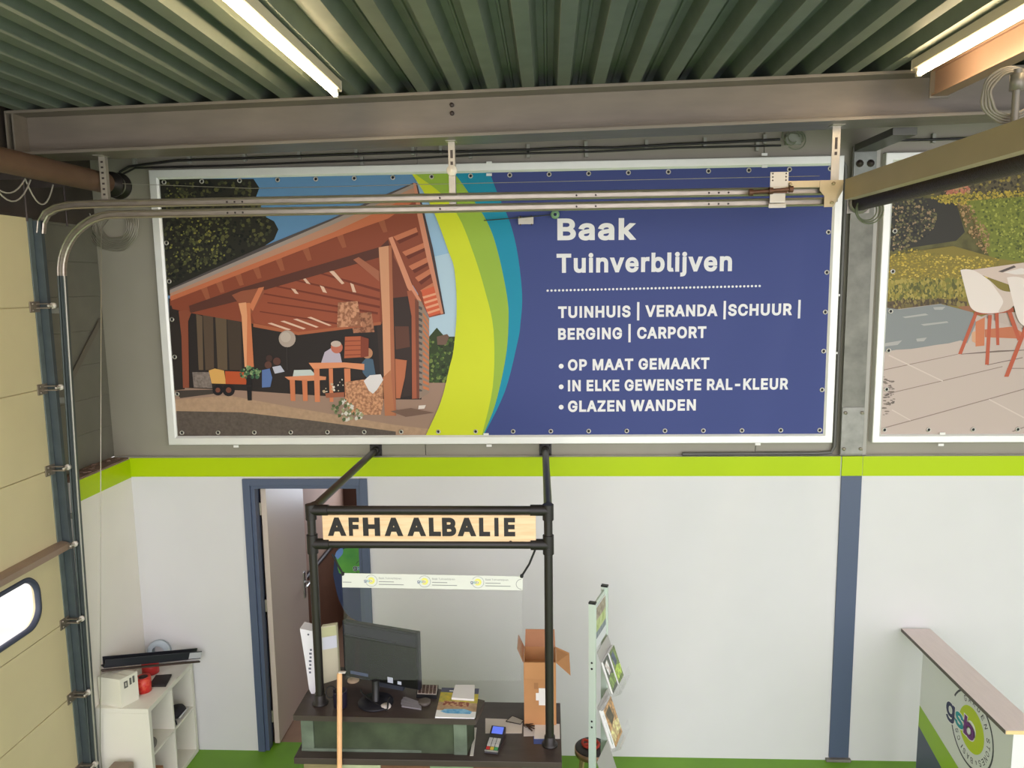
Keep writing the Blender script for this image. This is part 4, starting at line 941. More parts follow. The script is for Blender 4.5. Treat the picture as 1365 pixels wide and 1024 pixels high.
# ================================================================== the round three-letter shop mark
ink_navy = mat('mark_navy', (52,56,96), 0.5); ink_teal = mat('mark_teal', (30,150,160), 0.5); ink_violet = mat('mark_violet', (110,40,120), 0.5)
ink_lime = mat('mark_lime', (190,208,20), 0.5); ink_grey = mat('mark_dark_grey', (62,62,72), 0.5); ink_white = mat('mark_white', (238,238,236), 0.5)
MARK = [ink_grey, ink_lime, ink_white, ink_navy, ink_teal, ink_violet]
def shop_mark(b, c, u, v, nrm, R, words=True, soft=False):
    c = Vector(c); u = Vector(u); v = Vector(v); n = Vector(nrm); e = 0.0004 if not soft else 0.0003
    ring(b, c+n*e, u, v, R*0.955, R*1.01, -158, 152, 0)
    dc = c+n*e*2-u*0.0+v*0.02*R
    b.face(arc_pts(dc, u, v, R*0.59, 0, 354, 60), 1)
    b.face(arc_pts(dc+n*e, u, v, R*0.22, 0, 350, 36), 2)
    base = c-v*0.24*R
    x = -1.24*R
    for ch, wd, mi, dz in (('g', 0.44, 3, 0.02), ('s', 0.42, 4, 0.0), ('b', 0.50, 5, -0.01)):
        cap = 0.50*R
        for bold, m2, k in ((0.050, 2, 3), (0.024, mi, 4)):
            vs, fs = glyphs(ch, bold)
            x0 = min(q.x for q in glyphs(ch, 0.024)[0]); x1 = max(q.x for q in glyphs(ch, 0.024)[0])
            s_ = wd*R/(x1-x0); sy = cap/0.53
            b.add([base+n*e*k+u*(x+(q.x-x0)*s_)+v*(q.y*sy+dz*R) for q in vs], fs, m2)
        x += (wd+0.02)*R
    if words:
        for txt, a0, a1 in (('GARDEN', 118, 38), ('STONES', 14, -52)):
            for i, ch in enumerate(txt):
                a = math.radians(a0+(a1-a0)*i/(len(txt)-1)); r = Vector(u)*math.cos(a)+Vector(v)*math.sin(a); t = Vector(u)*math.sin(a)-Vector(v)*math.cos(a)
                write(b, ch, c+n*e+r*0.70*R-t*0.055*R, t, r, 0.11*R, 0.15*R, 0.010, 0)
        a = math.radians(-66); r = u*math.cos(a)+v*math.sin(a); t = u*math.sin(a)-v*math.cos(a)
        write(b, '&', c+n*e+r*0.72*R-t*0.04*R, t, r, 0.08*R, 0.09*R, 0.008, 0)
        for i, ch in enumerate('BASICS'):
            a = math.radians(-82-66*i/5); r = u*math.cos(a)+v*math.sin(a); t = u*math.sin(a)-v*math.cos(a)
            write(b, ch, c+n*e+r*0.70*R-t*0.055*R, t, r, 0.11*R if ch != 'I' else 0.03*R, 0.15*R, 0.010, 0)

# ================================================================== RECEPTION COUNTER
ZL, ZU = 1.06, 1.30
ct = empty('reception_counter', (-0.7, -1.33, 0), 'dark topped green pick-up counter with a raised section under the monitor', 'counter')
top_mat = mat('dark_worktop', (64,54,50), 0.42, var=0.15, scale=5, stretch=(1,5,5))
old_green = mat('weathered_green_paint', (58,68,48), 0.6, var=0.4, scale=7, detail=10)
MB().box((-1.475, -1.665, 1.022), (0.058, -1.05, ZL), 0.004).build('worktop', top_mat, ct)
b = MB().box((-1.43, -1.62, 0.10), (0.02, -1.09, 1.0215))
b.build('body', mat('counter_body_green', (96,108,84), 0.6, var=0.25, scale=5), ct)
MB().box((-1.41, -1.60, 0.0), (0.0, -1.11, 0.0995)).build('plinth', dark_steel, ct)
rnd = random.Random(5); pal = [(122,140,104), (150,160,118), (196,166,84), (104,70,48), (96,118,84), (170,176,140), (132,120,84)]
pm = [mat('reclaimed_board_%d_%d_%d' % c, c, 0.6, var=0.2, scale=9, stretch=(1,1,6)) for c in pal]
b = MB(); z = 1.018
while z > 0.14:
    x = -1.428
    while x < 0.01:
        L = rnd.uniform(0.08, 0.30); x2 = min(x+L, 0.02)
        b.box((x, -1.635-rnd.uniform(0, 0.006), z-0.068), (x2-0.002, -1.6205, z), 0.002, rnd.randrange(len(pal))); x = x2
    z -= 0.07
b.build('front_boards', pm, ct)
up_top = [(-1.478, -1.63), (-0.425, -1.65), (-0.392, -1.447), (-0.755, -1.292), (-1.24, -1.075), (-1.478, -1.07)]
up_in = [(-1.44, -1.588), (-0.483, -1.606), (-0.455, -1.46), (-0.77, -1.31), (-1.22, -1.11), (-1.44, -1.10)]
MB().prism([(x, y, ZU-0.032) for x, y in up_top], (0, 0, 0.032)).build('raised_top', top_mat, ct)
b = MB().prism([(x, y, ZL+0.0002) for x, y in up_in], (0, 0, ZU-0.0325-ZL))
b.build('raised_box', old_green, ct)
b = MB().box((-0.558, -1.614, ZL+0.001), (-0.482, -1.6065, ZU-0.033), 0.002).box((-1.45, -1.601, ZL+0.0005), (-0.5585, -1.5895, ZL+0.018), 0.002).box((-1.447, -1.6, ZL+0.018), (-1.375, -1.589, ZU-0.033), 0.002)
b.build('moulding', mat('moulding_green', (96,108,92), 0.55, var=0.25, scale=9), ct)

# ================================================================== PIPE FRAME WITH WOODEN SIGN
YP = -1.5; XL, XR = -1.358, -0.010; ZT, ZC = 2.474, 2.275
sf = empty('sign_frame', ((XL+XR)/2, YP, ZL), 'black pipe frame over the counter holding a wooden board lettered in black', 'sign frame')
R_ = 0.0245
for x, zb in ((XL, ZU), (XR, ZL)):
    po = MB().tube([(x, YP, zb+0.008), (x, YP, ZT)], R_, 20).build('post', black_pipe, sf)
    MB().lathe((x, YP, zb+0.0005), [(0, 0), (0.046, 0), (0.046, 0.008), (0.033, 0.012), (0.031, 0.055), (R_, 0.058)], (0, 0, 1), 24).build('foot_flange', black_pipe, po)
for z in (ZT, ZC): MB().tube([(XL, YP, z), (XR, YP, z)], R_, 20).build('cross_tube', black_pipe, sf)
for x, xw in ((XL, -1.335), (XR, -0.031)):
    st = MB().tube([(x, YP, ZT), (xw, 0.05, ZT+0.004)], R_, 20).build('strut', black_pipe, sf)
    m = MB().box((xw-0.047, 0.051, ZT-0.043), (xw+0.047, 0.0595, ZT+0.051), 0.003).lathe((xw, 0.051, ZT+0.004), [(0.031, 0), (0.031, -0.05), (R_, -0.052)], (0, 1, 0), 20)
    for dx in (-.034, .034):
        for dz in (-.03, .038): m.lathe((xw+dx, 0.051, ZT+dz), [(0.007, 0), (0.007, -0.004), (0, -0.005)], (0, 1, 0), 8)
    m.build('wall_flange', black_pipe, st)
for x, s in ((XL, 1), (XR, -1)):
    for z in (ZT, ZC):
        m = MB().tube([(x, YP, z-0.055), (x, YP, z+(0.034 if z == ZT else 0.055))], 0.0315, 20).tube([(x, YP, z), (x+s*0.10, YP, z)], 0.0315, 20)
        if z == ZT: m.tube([(x, YP, z), (x, YP+0.07, z)], 0.0315, 20)
        m.tube([(x, YP-0.031, z-0.02), (x, YP-0.035, z-0.02)], 0.006, 8)
        m.build('fitting', mat('black_fitting', (34,31,29), 0.45, 0.2), sf)
q0 = U(430, 686, 1, YP); q1 = U(714.5, 723, 1, YP)
pine = mat('pine_board', (224,188,142), 0.5, alt=(238,208,166), scale=3.5, stretch=(1.2, 8, 14), detail=6, lo=0.35, hi=0.65)
bd = MB().box((q0.x, YP-0.012, q1.z), (q1.x, YP+0.012, q0.z), 0.002).build('sign_board', pine, sf)
a = U(437, 714.5, 1, YP-0.012); c = U(687.5, 713.5, 1, YP-0.012); tpt = U(437, 690, 1, YP-0.012)
word = 'AFHAALBALIE'
wd = [25.2, 14, 23, 25.2, 25.2, 16, 18.8, 25, 14.6, 5.6, 14.8]
xs = [436.8, 465.4, 484.5, 513.2, 543.8, 572.8, 590.4, 610.8, 639.5, 659.8, 672.5]
for ch, x, ww in zip(word, xs, wd):
    k = (q1.x-q0.x)/(714.5-430)
    X = q0.x+(x-430)*k
    m = MB(); write(m, ch, (X, YP-0.0125, a.z), Xu, Zu, ww*k, tpt.z-a.z, 0.046); m.build('letter', mat('burnt_black', (28,25,24), 0.6), bd)
MB().lathe((q0.x+(681-430)*k, YP-0.0128, q1.z+0.004), [(0.010, 0.0), (0.0, -0.0004)], (0, 1, 0), 12).build('knot', mat('knot_brown', (60,38,28), 0.7), bd)

# ================================================================== CLEAR HANGING SCREEN
sc = empty('hanging_screen', (-0.68, YP, 1.47), 'clear plastic screen with a white printed strip hung below the wooden sign', 'screen')
YS2 = YP-0.002
c4 = [U(*q, 1, YS2) for q in ((456, 764), (697, 768.5), (694.5, 908), (461, 906))]
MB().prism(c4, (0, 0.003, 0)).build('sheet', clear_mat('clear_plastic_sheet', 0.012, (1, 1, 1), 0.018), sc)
s4 = [U(*q, 1, YS2) for q in ((456, 764), (697, 768.5), (696.6, 787), (456.2, 783))]
for q in s4: q.y = YS2-0.0006
hd = MB().prism(s4, (0, -0.0008, 0)).build('printed_strip', mat('white_strip', (214,216,206), 0.5), sc)
nrm = (0, -1, 0)
yy = YS2-0.0016
uS = (s4[1]-s4[0]).normalized(); vS = Vector((-uS.z, 0, uS.x))
pale = [mat('strip_grey', (120,126,136), 0.5), mat('strip_lime', (226,222,110), 0.5), ink_white, mat('strip_navy', (96,108,128), 0.5), mat('strip_teal', (130,176,176), 0.5), mat('strip_mauve', (186,176,140), 0.5), mat('strip_text', (130,132,130), 0.5)]
for cx, cy in ((495, 774.3), (566, 775.3), (637, 776.3)):
    c = U(cx, cy, 1, yy); c.y = yy
    m = MB(); shop_mark(m, c, uS, vS, nrm, 0.0345, words=False, soft=True); m.build('shop_mark', pale, hd)
    for k_, (dy, wd_) in enumerate(((-4, 30), (0.0, 20), (3.6, 33))):
        g = U(cx+10, cy+dy+1.5+0.1, 1, yy); g.y = yy-0.0004
        m = MB()
        if k_ == 0: write(m, 'Baak Tuinverblijven', g, uS, vS, wd_*0.00435, 0.0105, 0.0, 6)
        else: m.face([g, g+uS*wd_*0.00435, g+uS*wd_*0.00435+vS*0.004, g+vS*0.004], 6)
        m.build('text_line', pale, hd)
g = U(457, 776.5, 1, yy); g.y = yy-0.0003
m = MB(); m.face([g, g+uS*0.05, g+uS*0.05+vS*0.004, g+vS*0.004], 6); m.build('text_line', pale, hd); m = MB()
c = U(695, 779, 1, yy); c.y = yy-0.0003; ring(m, c, uS, vS, 0.028, 0.031, 90, 270, 6)
m.build('shop_mark', pale, hd)
for e0, e1 in (((443, 742), (457, 765)), ((714, 735), (695.5, 768))):
    g0 = U(*e0, 1, YP); g1 = U(*e1, 1, YS2)
    MB().tube([g0+Vector((0, 0.0, 0.015)), g0*0.5+g1*0.5+Vector((0.004, -0.004, 0)), g1], 0.006, 8).tube([g1+Vector((0, -0.008, 0)), g1+Vector((0, 0.008, 0))], 0.010, 10).build('cord', rubber, sc)
# pole in front
pl = empty('wooden_pole', (-1.185, -1.70, 0), 'thin bare wooden pole standing upright in front of the counter', 'pole')
g0 = U(452.5, 897, 1, -1.70); g1 = U(452.5, 1024, 1, -1.70); dr_ = (g1-g0)/(g0.z-g1.z)
gb = g0+dr_*g0.z; gb.y = -1.70
MB().tube([gb, g0-Vector((0, 0, .01)), g0], [0.0145, 0.0145, 0.010], 14).build('pole', mat('bare_wood', (226,176,126), 0.55, var=0.1, scale=8, stretch=(6,6,1)), pl)
MB().box((g0.x-0.004, -1.71, g0.z+0.0005), (g0.x+0.035, -1.69, g0.z+0.006), 0.002).build('holder_clip', mat('clip_white', (214,208,200), 0.5), pl)

# ================================================================== THINGS ON THE COUNTER
def on(x, y, z): return U(x, y, 2, z)
# monitor seen from behind
mA = U(455.7, 830, 1, -1.25); mB = U(556.5, 843, 1, -1.41); mC = U(560, 918, 1, -1.41); mD = U(458, 904, 1, -1.25)
uu = Vector((mB.x-mA.x, mB.y-mA.y, 0)); Wm = uu.length; uu.normalize(); vv = Vector((0, 0, 1)); nn = Vector((uu.y, -uu.x, 0))
if nn.y > 0: nn = -nn
zt_, zb_ = (mA.z+mB.z)/2, (mC.z+mD.z)/2
mo = empty('computer_monitor', on(500, 938, ZU), 'black flat computer monitor seen from behind on the raised counter top', 'monitor')
def mp(a, z, d): return Vector((mA.x, mA.y, 0))+uu*(a*Wm)+Vector((0, 0, z))+nn*d
b = MB()
def slab(b, a0, a1, z0, z1, d0, d1, ins=0.0, mi=0):
    f = [mp(a0, z0, d0), mp(a1, z0, d0), mp(a1, z1, d0), mp(a0, z1, d0)]; g = [mp(a0+ins, z0+ins*Wm, d1), mp(a1-ins, z0+ins*Wm, d1), mp(a1-ins, z1-ins*Wm, d1), mp(a0+ins, z1-ins*Wm, d1)]
    b.add(f+g, [[0, 1, 2, 3], [4, 5, 6, 7], [0, 1, 5, 4], [1, 2, 6, 5], [2, 3, 7, 6], [3, 0, 4, 7]], mi)
gloss_black = mat('glossy_black_plastic', (30,30,36), 0.4, spec=0.3)
slab(b, 0, 1, zb_, zt_, -0.035, -0.006); slab(b, 0, 1, zb_, zt_, -0.006, 0.0, 0.006)
b.build('casing', gloss_black, mo)
b = MB(); slab(b, 0.02, 0.98, zt_-0.075, zt_-0.012, 0.0005, 0.006, 0.004); slab(b, 0.03, 0.72, zt_-0.082, zt_-0.0765, 0.0005, 0.012, 0.0)
b.build('vent_ridge', mat('ridge_black', (36,36,46), 0.4, spec=0.3), mo)
b = MB(); slab(b, 0.02, 0.985, zb_+0.01, zt_-0.09, 0.0005, 0.009, 0.006); b.build('back_cover', mat('back_cover_black', (20,22,18), 0.45, spec=0.25), mo)
for a0_, a1_, h0_, h1_, m_ in ((0.60, 0.67, .02, .055, mat('sticker_white', (190,196,206), 0.5)), (0.73, 0.78, .02, .04, mat('sticker_white', (190,196,206), 0.5)), (0.10, 0.34, .03, .05, mat('sticker_blue', (70,84,112), 0.5))):
    b = MB(); slab(b, a0_, a1_, zb_+h0_, zb_+h1_, 0.0095, 0.010); b.build('sticker', m_, mo)
bs = on(501, 937, ZU); nk = mp(0.45, 0, -0.02); 
b = MB().lathe((bs.x, bs.y, ZU+0.0005), [(0, 0), (0.10, 0), (0.105, 0.005), (0.10, 0.012), (0.03, 0.016), (0, 0.016)], (0, 0, 1), 36)
b.build('base', gloss_black, mo)
b = MB().tube([(bs.x, bs.y, ZU+0.014), (bs.x, bs.y+0.0, zb_-0.02), (bs.x-0.0, bs.y+0.012, zb_+0.10)], [0.024, 0.022, 0.022], 16); b.build('neck', black_plastic, mo)
b = MB(); slab(b, 0.42, 0.78, zb_-0.028, zb_-0.002, -0.03, -0.008); b.build('port_box', mat('port_box_grey', (60,64,74), 0.5), mo)
b = MB()
for pts in (((473, 908), (485, 922), (503, 935), (516, 944), (521, 930), (522, 912)), ((478, 908), (488, 926), (509, 940), (516, 945), (520, 933), (519, 910))):
    P3 = [on(x, y, ZU+0.01) for x, y in pts]; n_ = len(P3)
    hz = [0.05, 0.03, 0.012, 0.006, 0.04, 0.10]
    P3 = [Vector((q.x, q.y-h*1.55, ZU+h)) for q, h in zip(P3, hz)]
    P3[0] = Vector((bs.x-0.09, bs.y+0.02, ZU+0.07)); P3[-1] = Vector((bs.x+0.09, bs.y-0.02, zb_+0.01))
    pts2 = curve([tuple(q)[:2] for q in P3], 4); zz = curve([(i, q.z) for i, q in enumerate(P3)], 4)
    b.tube([Vector((a_[0], a_[1], max(c_[1], ZU+0.006))) for a_, c_ in zip(pts2, zz)], 0.0035, 8)
b.build('cable', rubber, mo)

def flat_thing(name, px, z, h, m, label, cat, group=None, lift=0.0004):
    b = MB().prism([on(x, y, z)+Vector((0, 0, lift)) for x, y in px], (0, 0, h))
    return tag(b.build(name, m), label, cat, group)
def disc_thing(name, x, y, z, prof, m, label, cat, n=28):
    c = on(x, y, z); return tag(MB().lathe((c.x, c.y, z+0.0004), prof, (0, 0, 1), n).build(name, m), label, cat)
disc_thing('coaster', 471, 908, ZU, [(0, 0), (0.036, 0), (0.037, 0.004), (0.036, 0.010), (0, 0.010)], mat('cork_tan', (190,166,138), 0.7), 'round tan coaster on the raised top under a corner of the monitor', 'coaster')
disc_thing('tape_puck', 566, 938, ZU, [(0, 0), (0.034, 0), (0.036, 0.004), (0.036, 0.016), (0.030, 0.020), (0, 0.019)], mat('puck_grey', (84,76,70), 0.6), 'round dark grey puck between the calculator and the raised counter edge', 'puck')
disc_thing('dock_puck', 514, 943, ZU, [(0, 0), (0.030, 0), (0.033, 0.006), (0.028, 0.014), (0, 0.017)], mat('puck_white', (206,198,190), 0.5), 'small pale round puck in front of the monitor base', 'puck')
# calculator
cq = [on(*q, ZU) for q in ((557, 917), (584.5, 918), (582, 932), (555, 930.5))]
cal = empty('calculator', cq[3], 'black desk calculator between the monitor and the colourful brochure', 'calculator')
b = MB().prism([q+Vector((0, 0, 0.0004)) for q in cq], (0, 0, 0.022)); b.build('body', black_plastic, cal)
m = MB(); ax = (cq[1]-cq[0]); ay = (cq[3]-cq[0]); kz = Vector((0, 0, 0.0226))
m.prism([cq[0]+ax*s+ay*t+kz for s, t in ((.04, .04), (.96, .04), (.96, .96), (.04, .96))], (0, 0, 0.001)); m.build('face_plate', mat('plate_silver', (196,186,176), 0.5), cal)
for i in range(5):
    for j in range(3):
        s0, t0 = 0.08+i*0.175, 0.10+j*0.29
        MB().prism([cq[0]+ax*s+ay*t+kz+Vector((0, 0, .0012)) for s, t in ((s0, t0), (s0+.135, t0), (s0+.135, t0+.22), (s0, t0+.22))], (0, 0, 0.005)).build('key', mat('key_brown', (74,52,46), 0.5), cal)
# fan of thin silver packets
pm_ = mat('silver_packet', (150,146,150), 0.4, 0.3)
lab = ['topmost', 'second', 'third', 'lowest']
for i, q in enumerate((((537, 932), (541, 931.5), (559, 938), (556, 941)), ((535, 936), (537, 933.5), (560, 940), (558, 942.5)), ((534.5, 939.5), (536, 936.5), (561.5, 943), (560, 945.5)), ((535.5, 943), (535.5, 940), (562, 944.5), (561.5, 947)))):
    flat_thing('packet', q, ZU, 0.012-0.001*i, pm_, '%s silver sachet counted from the back in the fan beside the calculator' % ['first', 'second', 'third', 'fourth'][i], 'sachet', 'silver sachets in a fan', 0.0004)
# brochure and notepad
bq = [on(*q, ZU) for q in ((589, 918.5), (639, 920), (632.5, 958.5), (580, 957.5))]
mz = empty('magazine', bq[3], 'colourful brochure with blue and yellow cover lying under a notepad', 'magazine')
MB().prism([q+Vector((0, 0, .0004)) for q in bq], (0, 0, 0.008)).build('pages', mat('paper_white', (232,232,230), 0.6), mz)
ax = bq[1]-bq[0]; ay = bq[3]-bq[0]
def cov(m, pts, k, mi):
    m.face([bq[0]+ax*s+ay*t+Vector((0, 0, 0.0086+0.0002*k)) for s, t in pts], mi)
m = MB(); cm = [mat('cover_white', (226,228,226), 0.4), mat('cover_navy', (62,64,92), 0.4), mat('cover_yellow', (206,182,44), 0.4, alt=(150,150,60), scale=30), mat('cover_red_brown', (128,52,32), 0.4, alt=(190,150,110), scale=60, lo=.45, hi=.55), mat('cover_blue', (60,150,206), 0.4, alt=(150,200,226), scale=40), mat('cover_tan', (184,154,120), 0.4, alt=(150,120,90), scale=40)]
cov(m, ((0, 0), (1, 0), (1, 1), (0, 1)), 0, 0); cov(m, ((0, 0), (1, 0), (1, .20), (0, .16)), 1, 1); cov(m, ((0, .16), (1, .2), (1, .52), (0, .5)), 1, 2)
cov(m, ((0, .5), (1, .52), (1, .80), (0, .78)), 1, 5); cov(m, ((.14, .46), (.80, .50), (.78, .66), (.12, .62)), 2, 3); cov(m, ((.2, .74), (.7, .72), (.9, .8), (.86, .88), (.25, .88), (.1, .82)), 2, 4)
cov(m, ((.22, .09), (.5, .10), (.5, .14), (.22, .13)), 3, 0)
m.build('cover', cm, mz)
nq = ((607, 917.5), (633, 917.5), (632, 937), (602, 935))
tag(MB().prism([on(x, y, ZU)+Vector((0, 0, 0.0102)) for x, y in nq], (0, 0, 0.012)).build('notepad', mat('notepad_white', (226,224,220), 0.6)), 'white notepad lying on top of the colourful brochure', 'notepad')
# magazine file, upright book, dark cup at the left
fz = empty('magazine_file', on(416, 926, ZU), 'tall narrow white magazine file standing behind the doorway side black post', 'magazine file')
f0 = U(402.5, 834, 1, -1.36); f1 = U(425, 835.5, 1, -1.33); g0 = on(412.5, 925, ZU); g1 = on(421.5, 926, ZU)
o1 = [f0, f1, U(423.5, 880, 1, -1.36), g1+Vector((0, 0, .03)), g1+Vector((-.012, 0, .001)), g0+Vector((.012, 0, .001)), g0+Vector((0, 0, .03)), U(409, 885, 1, -1.38)]
MB().prism([Vector((q.x, -1.40, max(q.z, ZU+.0005))) for q in o1], (0, 0.09, 0)).build('box', mat('file_white', (228,226,232), 0.45), fz)
for k in range(7):
    q = U(414.5-0.2*k, 866+5*k, 1, -1.40); MB().box((q.x-0.006-0.004*(k % 2), -1.4014, q.z-0.008), (q.x+0.006, -1.4004, q.z+0.004)).build('printed_mark', mat('file_print', (90,92,110), 0.6), fz)
q = U(411, 846, 1, -1.40); MB().lathe((q.x, -1.4003, q.z), [(0.006, 0), (0.006, -.001), (0, -.001)], (0, 1, 0), 10).build('finger_hole', mat('file_print', (90,92,110), 0.6), fz)
kb = [U(428, 836, 1, -1.28), U(448, 833, 1, -1.22), U(451.5, 892.5, 1, -1.22), U(431, 897, 1, -1.28)]
dk = Vector((0.0, 0.035, 0))
bk = empty('display_folder', (kb[3].x, -1.26, ZU), 'cream document folder standing upright between a black post and the monitor', 'folder')
zz = ZU+0.0005
low_ = [Vector((kb[3].x, -1.28, zz)), Vector((kb[2].x, -1.22, zz))]
MB().prism([kb[0], kb[1], low_[1], low_[0]], dk).build('folder', mat('folder_cream', (206,200,170), 0.55), bk)
def fpt(s, t): 
    tl, tr, br, bl = kb; return (tl*(1-s)+tr*s)*(1-t)+(bl*(1-s)+br*s)*t+Vector((0.0012, -0.002, 0))
m = MB(); m.face([fpt(.02, .02), fpt(.98, .02), fpt(.98, .22), fpt(.02, .22)], 1); m.face([fpt(.02, .23), fpt(.98, .23), fpt(.98, .5), fpt(.02, .5)], 0)
for k in range(3): m.face([fpt(.25, .3+.05*k), fpt(.7, .3+.05*k), fpt(.7, .32+.05*k), fpt(.25, .32+.05*k)], 2)
m.build('label_sheet', [mat('label_white', (214,216,222), 0.5), mat('label_lime', (196,196,150), 0.5), mat('label_grey', (150,156,176), 0.5)], bk)
c = on(454, 942, ZU)
cu = empty('pen_cup', (c.x, c.y, ZU), 'dark round pen cup standing behind the bare wooden pole', 'cup')
MB().lathe((c.x, c.y, ZU+.0005), [(0, 0), (0.036, 0), (0.040, 0.012), (0.040, 0.095), (0.042, 0.10), (0.036, 0.10), (0.035, 0.012), (0, 0.011)], (0, 0, 1), 28).build('cup', mat('dark_violet_plastic', (36,32,48), 0.35), cu)
MB().tube(arc_pts((c.x-0.055, c.y, ZU+0.09), (1, 0, 0), (0, 0.5, 1), 0.028, 0, 340, 20), 0.004, 8).build('ring_handle', rubber, cu)

# lower worktop: papers, card reader, keys, ruler, carton
flat_thing('paper_sheet', ((647, 958), (697, 960), (695.5, 978), (647, 978)), ZL, 0.0012, mat('paper_cream', (214,204,190), 0.7), 'cream sheet of paper lying behind the card terminal', 'paper')
flat_thing('paper_sheet', ((698, 968), (722, 970), (722, 981), (698, 982)), ZL, 0.0010, mat('paper_grey', (206,200,196), 0.7), 'short pale sheet of paper beneath the bunch of keys', 'paper')
flat_thing('blue_card', ((711, 982), (726, 983), (726, 992), (711.5, 992)), ZL, 0.0012, mat('card_blue', (54,84,150), 0.5), 'blue card sticking out from beneath the white paper in front of the cardboard box', 'card')
flat_thing('paper_sheet', ((713, 965.5), (746, 966), (746.5, 985.5), (712, 985.5)), ZL, 0.0020, mat('paper_white2', (226,222,216), 0.7), 'white sheet of paper lying in front of the cardboard box', 'paper', lift=0.0018)
flat_thing('ruler', ((632.5, 971), (635.5, 971), (631, 1008), (626.5, 1008)), ZL, 0.004, mat('ruler_white', (206,204,190), 0.4), 'narrow white ruler lying along the foot of the raised counter box', 'ruler')
kk = empty('key_bunch', on(690, 965, ZL), 'bunch of dark keys with a grey tag on the cream paper', 'keys')
tq = [on(*q, ZL)+Vector((0, 0, .004)) for q in ((683, 956), (698, 962), (694, 967.5), (674.5, 963.5))]
MB().prism(tq, (0, 0, .004)).build('tag', mat('tag_grey', (172,164,150), 0.4), kk)
b = MB().tube([q+Vector((0, 0, .005)) for q in tq], 0.003, 6, closed=True)
kc = on(702, 969, ZL); b.tube(arc_pts(kc+Vector((0, 0, .008)), Xu, (0, 1, 0), 0.016, 0, 345, 20), 0.002, 6, closed=True)
for k, (x, y) in enumerate(((711, 969), (712, 973), (709, 976), (706, 974), (713, 966))):
    e = on(x, y, ZL)+Vector((0, 0, .006+.002*k)); d = (e-kc); d.z = 0; L_ = d.length; ang = math.degrees(math.atan2(d.y, d.x))
    b.obox((kc+e)/2+Vector((0, 0, .004)), (L_*1.1, 0.009, 0.003), RZ(ang), 0.001)
b.build('keys', mat('key_dark', (58,48,40), 0.4, 0.5), kk)
# card terminal
t0 = on(660, 992, ZL); ca, cb_ = on(655, 1002, ZL), on(664, 979, ZL)
dv = (cb_-ca); dv.z = 0; dv.normalize(); du = Vector((dv.y, -dv.x, 0))
te = empty('card_terminal', t0, 'handheld card terminal with blue screen and coloured keys on the lower worktop', 'card terminal')
def tp(a, l, z): return t0+du*a+dv*l+Vector((0, 0, z))
Lt, Wt = 0.10, 0.043
prof = [(-Lt, .014), (-Lt*.4, .026), (Lt*.35, .034), (Lt, .052), (Lt*1.03, .03), (Lt*.9, .0005), (-Lt*.95, .0005), (-Lt*1.02, .006)]
b = MB()
vs = [tp(-Wt*(.86 if i in (0, 7) else 1), l, z) for i, (l, z) in enumerate(prof)]+[tp(Wt*(.86 if i in (0, 7) else 1), l, z) for i, (l, z) in enumerate(prof)]
n_ = len(prof); b.add(vs, [list(range(n_)), list(range(n_, 2*n_))]+[[i, (i+1) % n_, n_+(i+1) % n_, n_+i] for i in range(n_)])
b.build('body', mat('terminal_dark', (46,44,48), 0.4), te)
def surf(l):
    for (l0, z0), (l1, z1) in zip(prof, prof[1:4]):
        if l0 <= l <= l1: return z0+(z1-z0)*(l-l0)/(l1-l0)
    return prof[3][1]
def tpatch(m, a0, a1, l0, l1, up, mi=0):
    m.add([tp(a, l, surf(l)+z) for z in (0.0005, up) for a, l in ((a0, l0), (a1, l0), (a1, l1), (a0, l1))], [[0, 1, 2, 3], [4, 5, 6, 7], [0, 1, 5, 4], [1, 2, 6, 5], [2, 3, 7, 6], [3, 0, 4, 7]], mi)
m = MB(); tpatch(m, -.033, .033, .045, .094, .0015); m.build('screen', mat('terminal_screen_blue', (84,104,200), 0.3, emit=0.25), te)
for i in range(3):
    for j in range(4):
        m = MB(); tpatch(m, -.034+.024*i, -.014+.024*i, -.085+.024*j, -.066+.024*j, .004)
        m.build('key', mat('term_key_red', (190,50,46), 0.5) if (i, j) == (0, 0) else mat('term_key_yellow', (206,180,60), 0.5) if (i, j) == (1, 0) else mat('term_key_green', (70,150,90), 0.5) if (i, j) == (2, 0) else mat('term_key_grey', (186,186,180), 0.5), te)
m = MB(); tpatch(m, -.04, .04, -.099, -.09, .003); m.build('slot_plate', mat('terminal_silver', (176,176,172), 0.35, 0.4), te)
# carton
kraft = mat('kraft_cardboard', (184,132,84), 0.75, var=0.06, scale=5)
kraft_in = mat('kraft_cardboard_inside', (164,114,80), 0.8, var=0.05, scale=5)
cx0, cx1, cy0, cy1, cz1 = -0.165, 0.030, -1.305, -1.10, 1.468
bx = empty('cardboard_box', ((cx0+cx1)/2, (cy0+cy1)/2, ZL), 'tall open brown cardboard box standing on the lower dark worktop', 'cardboard box')
T_ = 0.005
b = MB().box((cx0, cy0, ZL+.0005), (cx1, cy0+T_, cz1)).box((cx0, cy1-T_, ZL+.0005), (cx1, cy1, cz1)).box((cx0, cy0+T_, ZL+.0005), (cx0+T_, cy1-T_, cz1)).box((cx1-T_, cy0+T_, ZL+.0005), (cx1, cy1-T_, cz1)).box((cx0+T_, cy0+T_, ZL+.0005), (cx1-T_, cy1-T_, ZL+.006)).box((cx0+T_, cy0+T_, cz1-0.09), (cx1-T_, cy1-T_, cz1-0.085))
b.build('carton_body', kraft, bx)
MB().prism([(cx0+.002, cy1-.006, cz1+.0005), (cx1-.002, cy1-.006, cz1+.0005), (cx1-.006, cy1+.03, cz1+.098), (cx0+.006, cy1+.03, cz1+.098)], (0, .004, 0)).build('flap', kraft_in, bx)
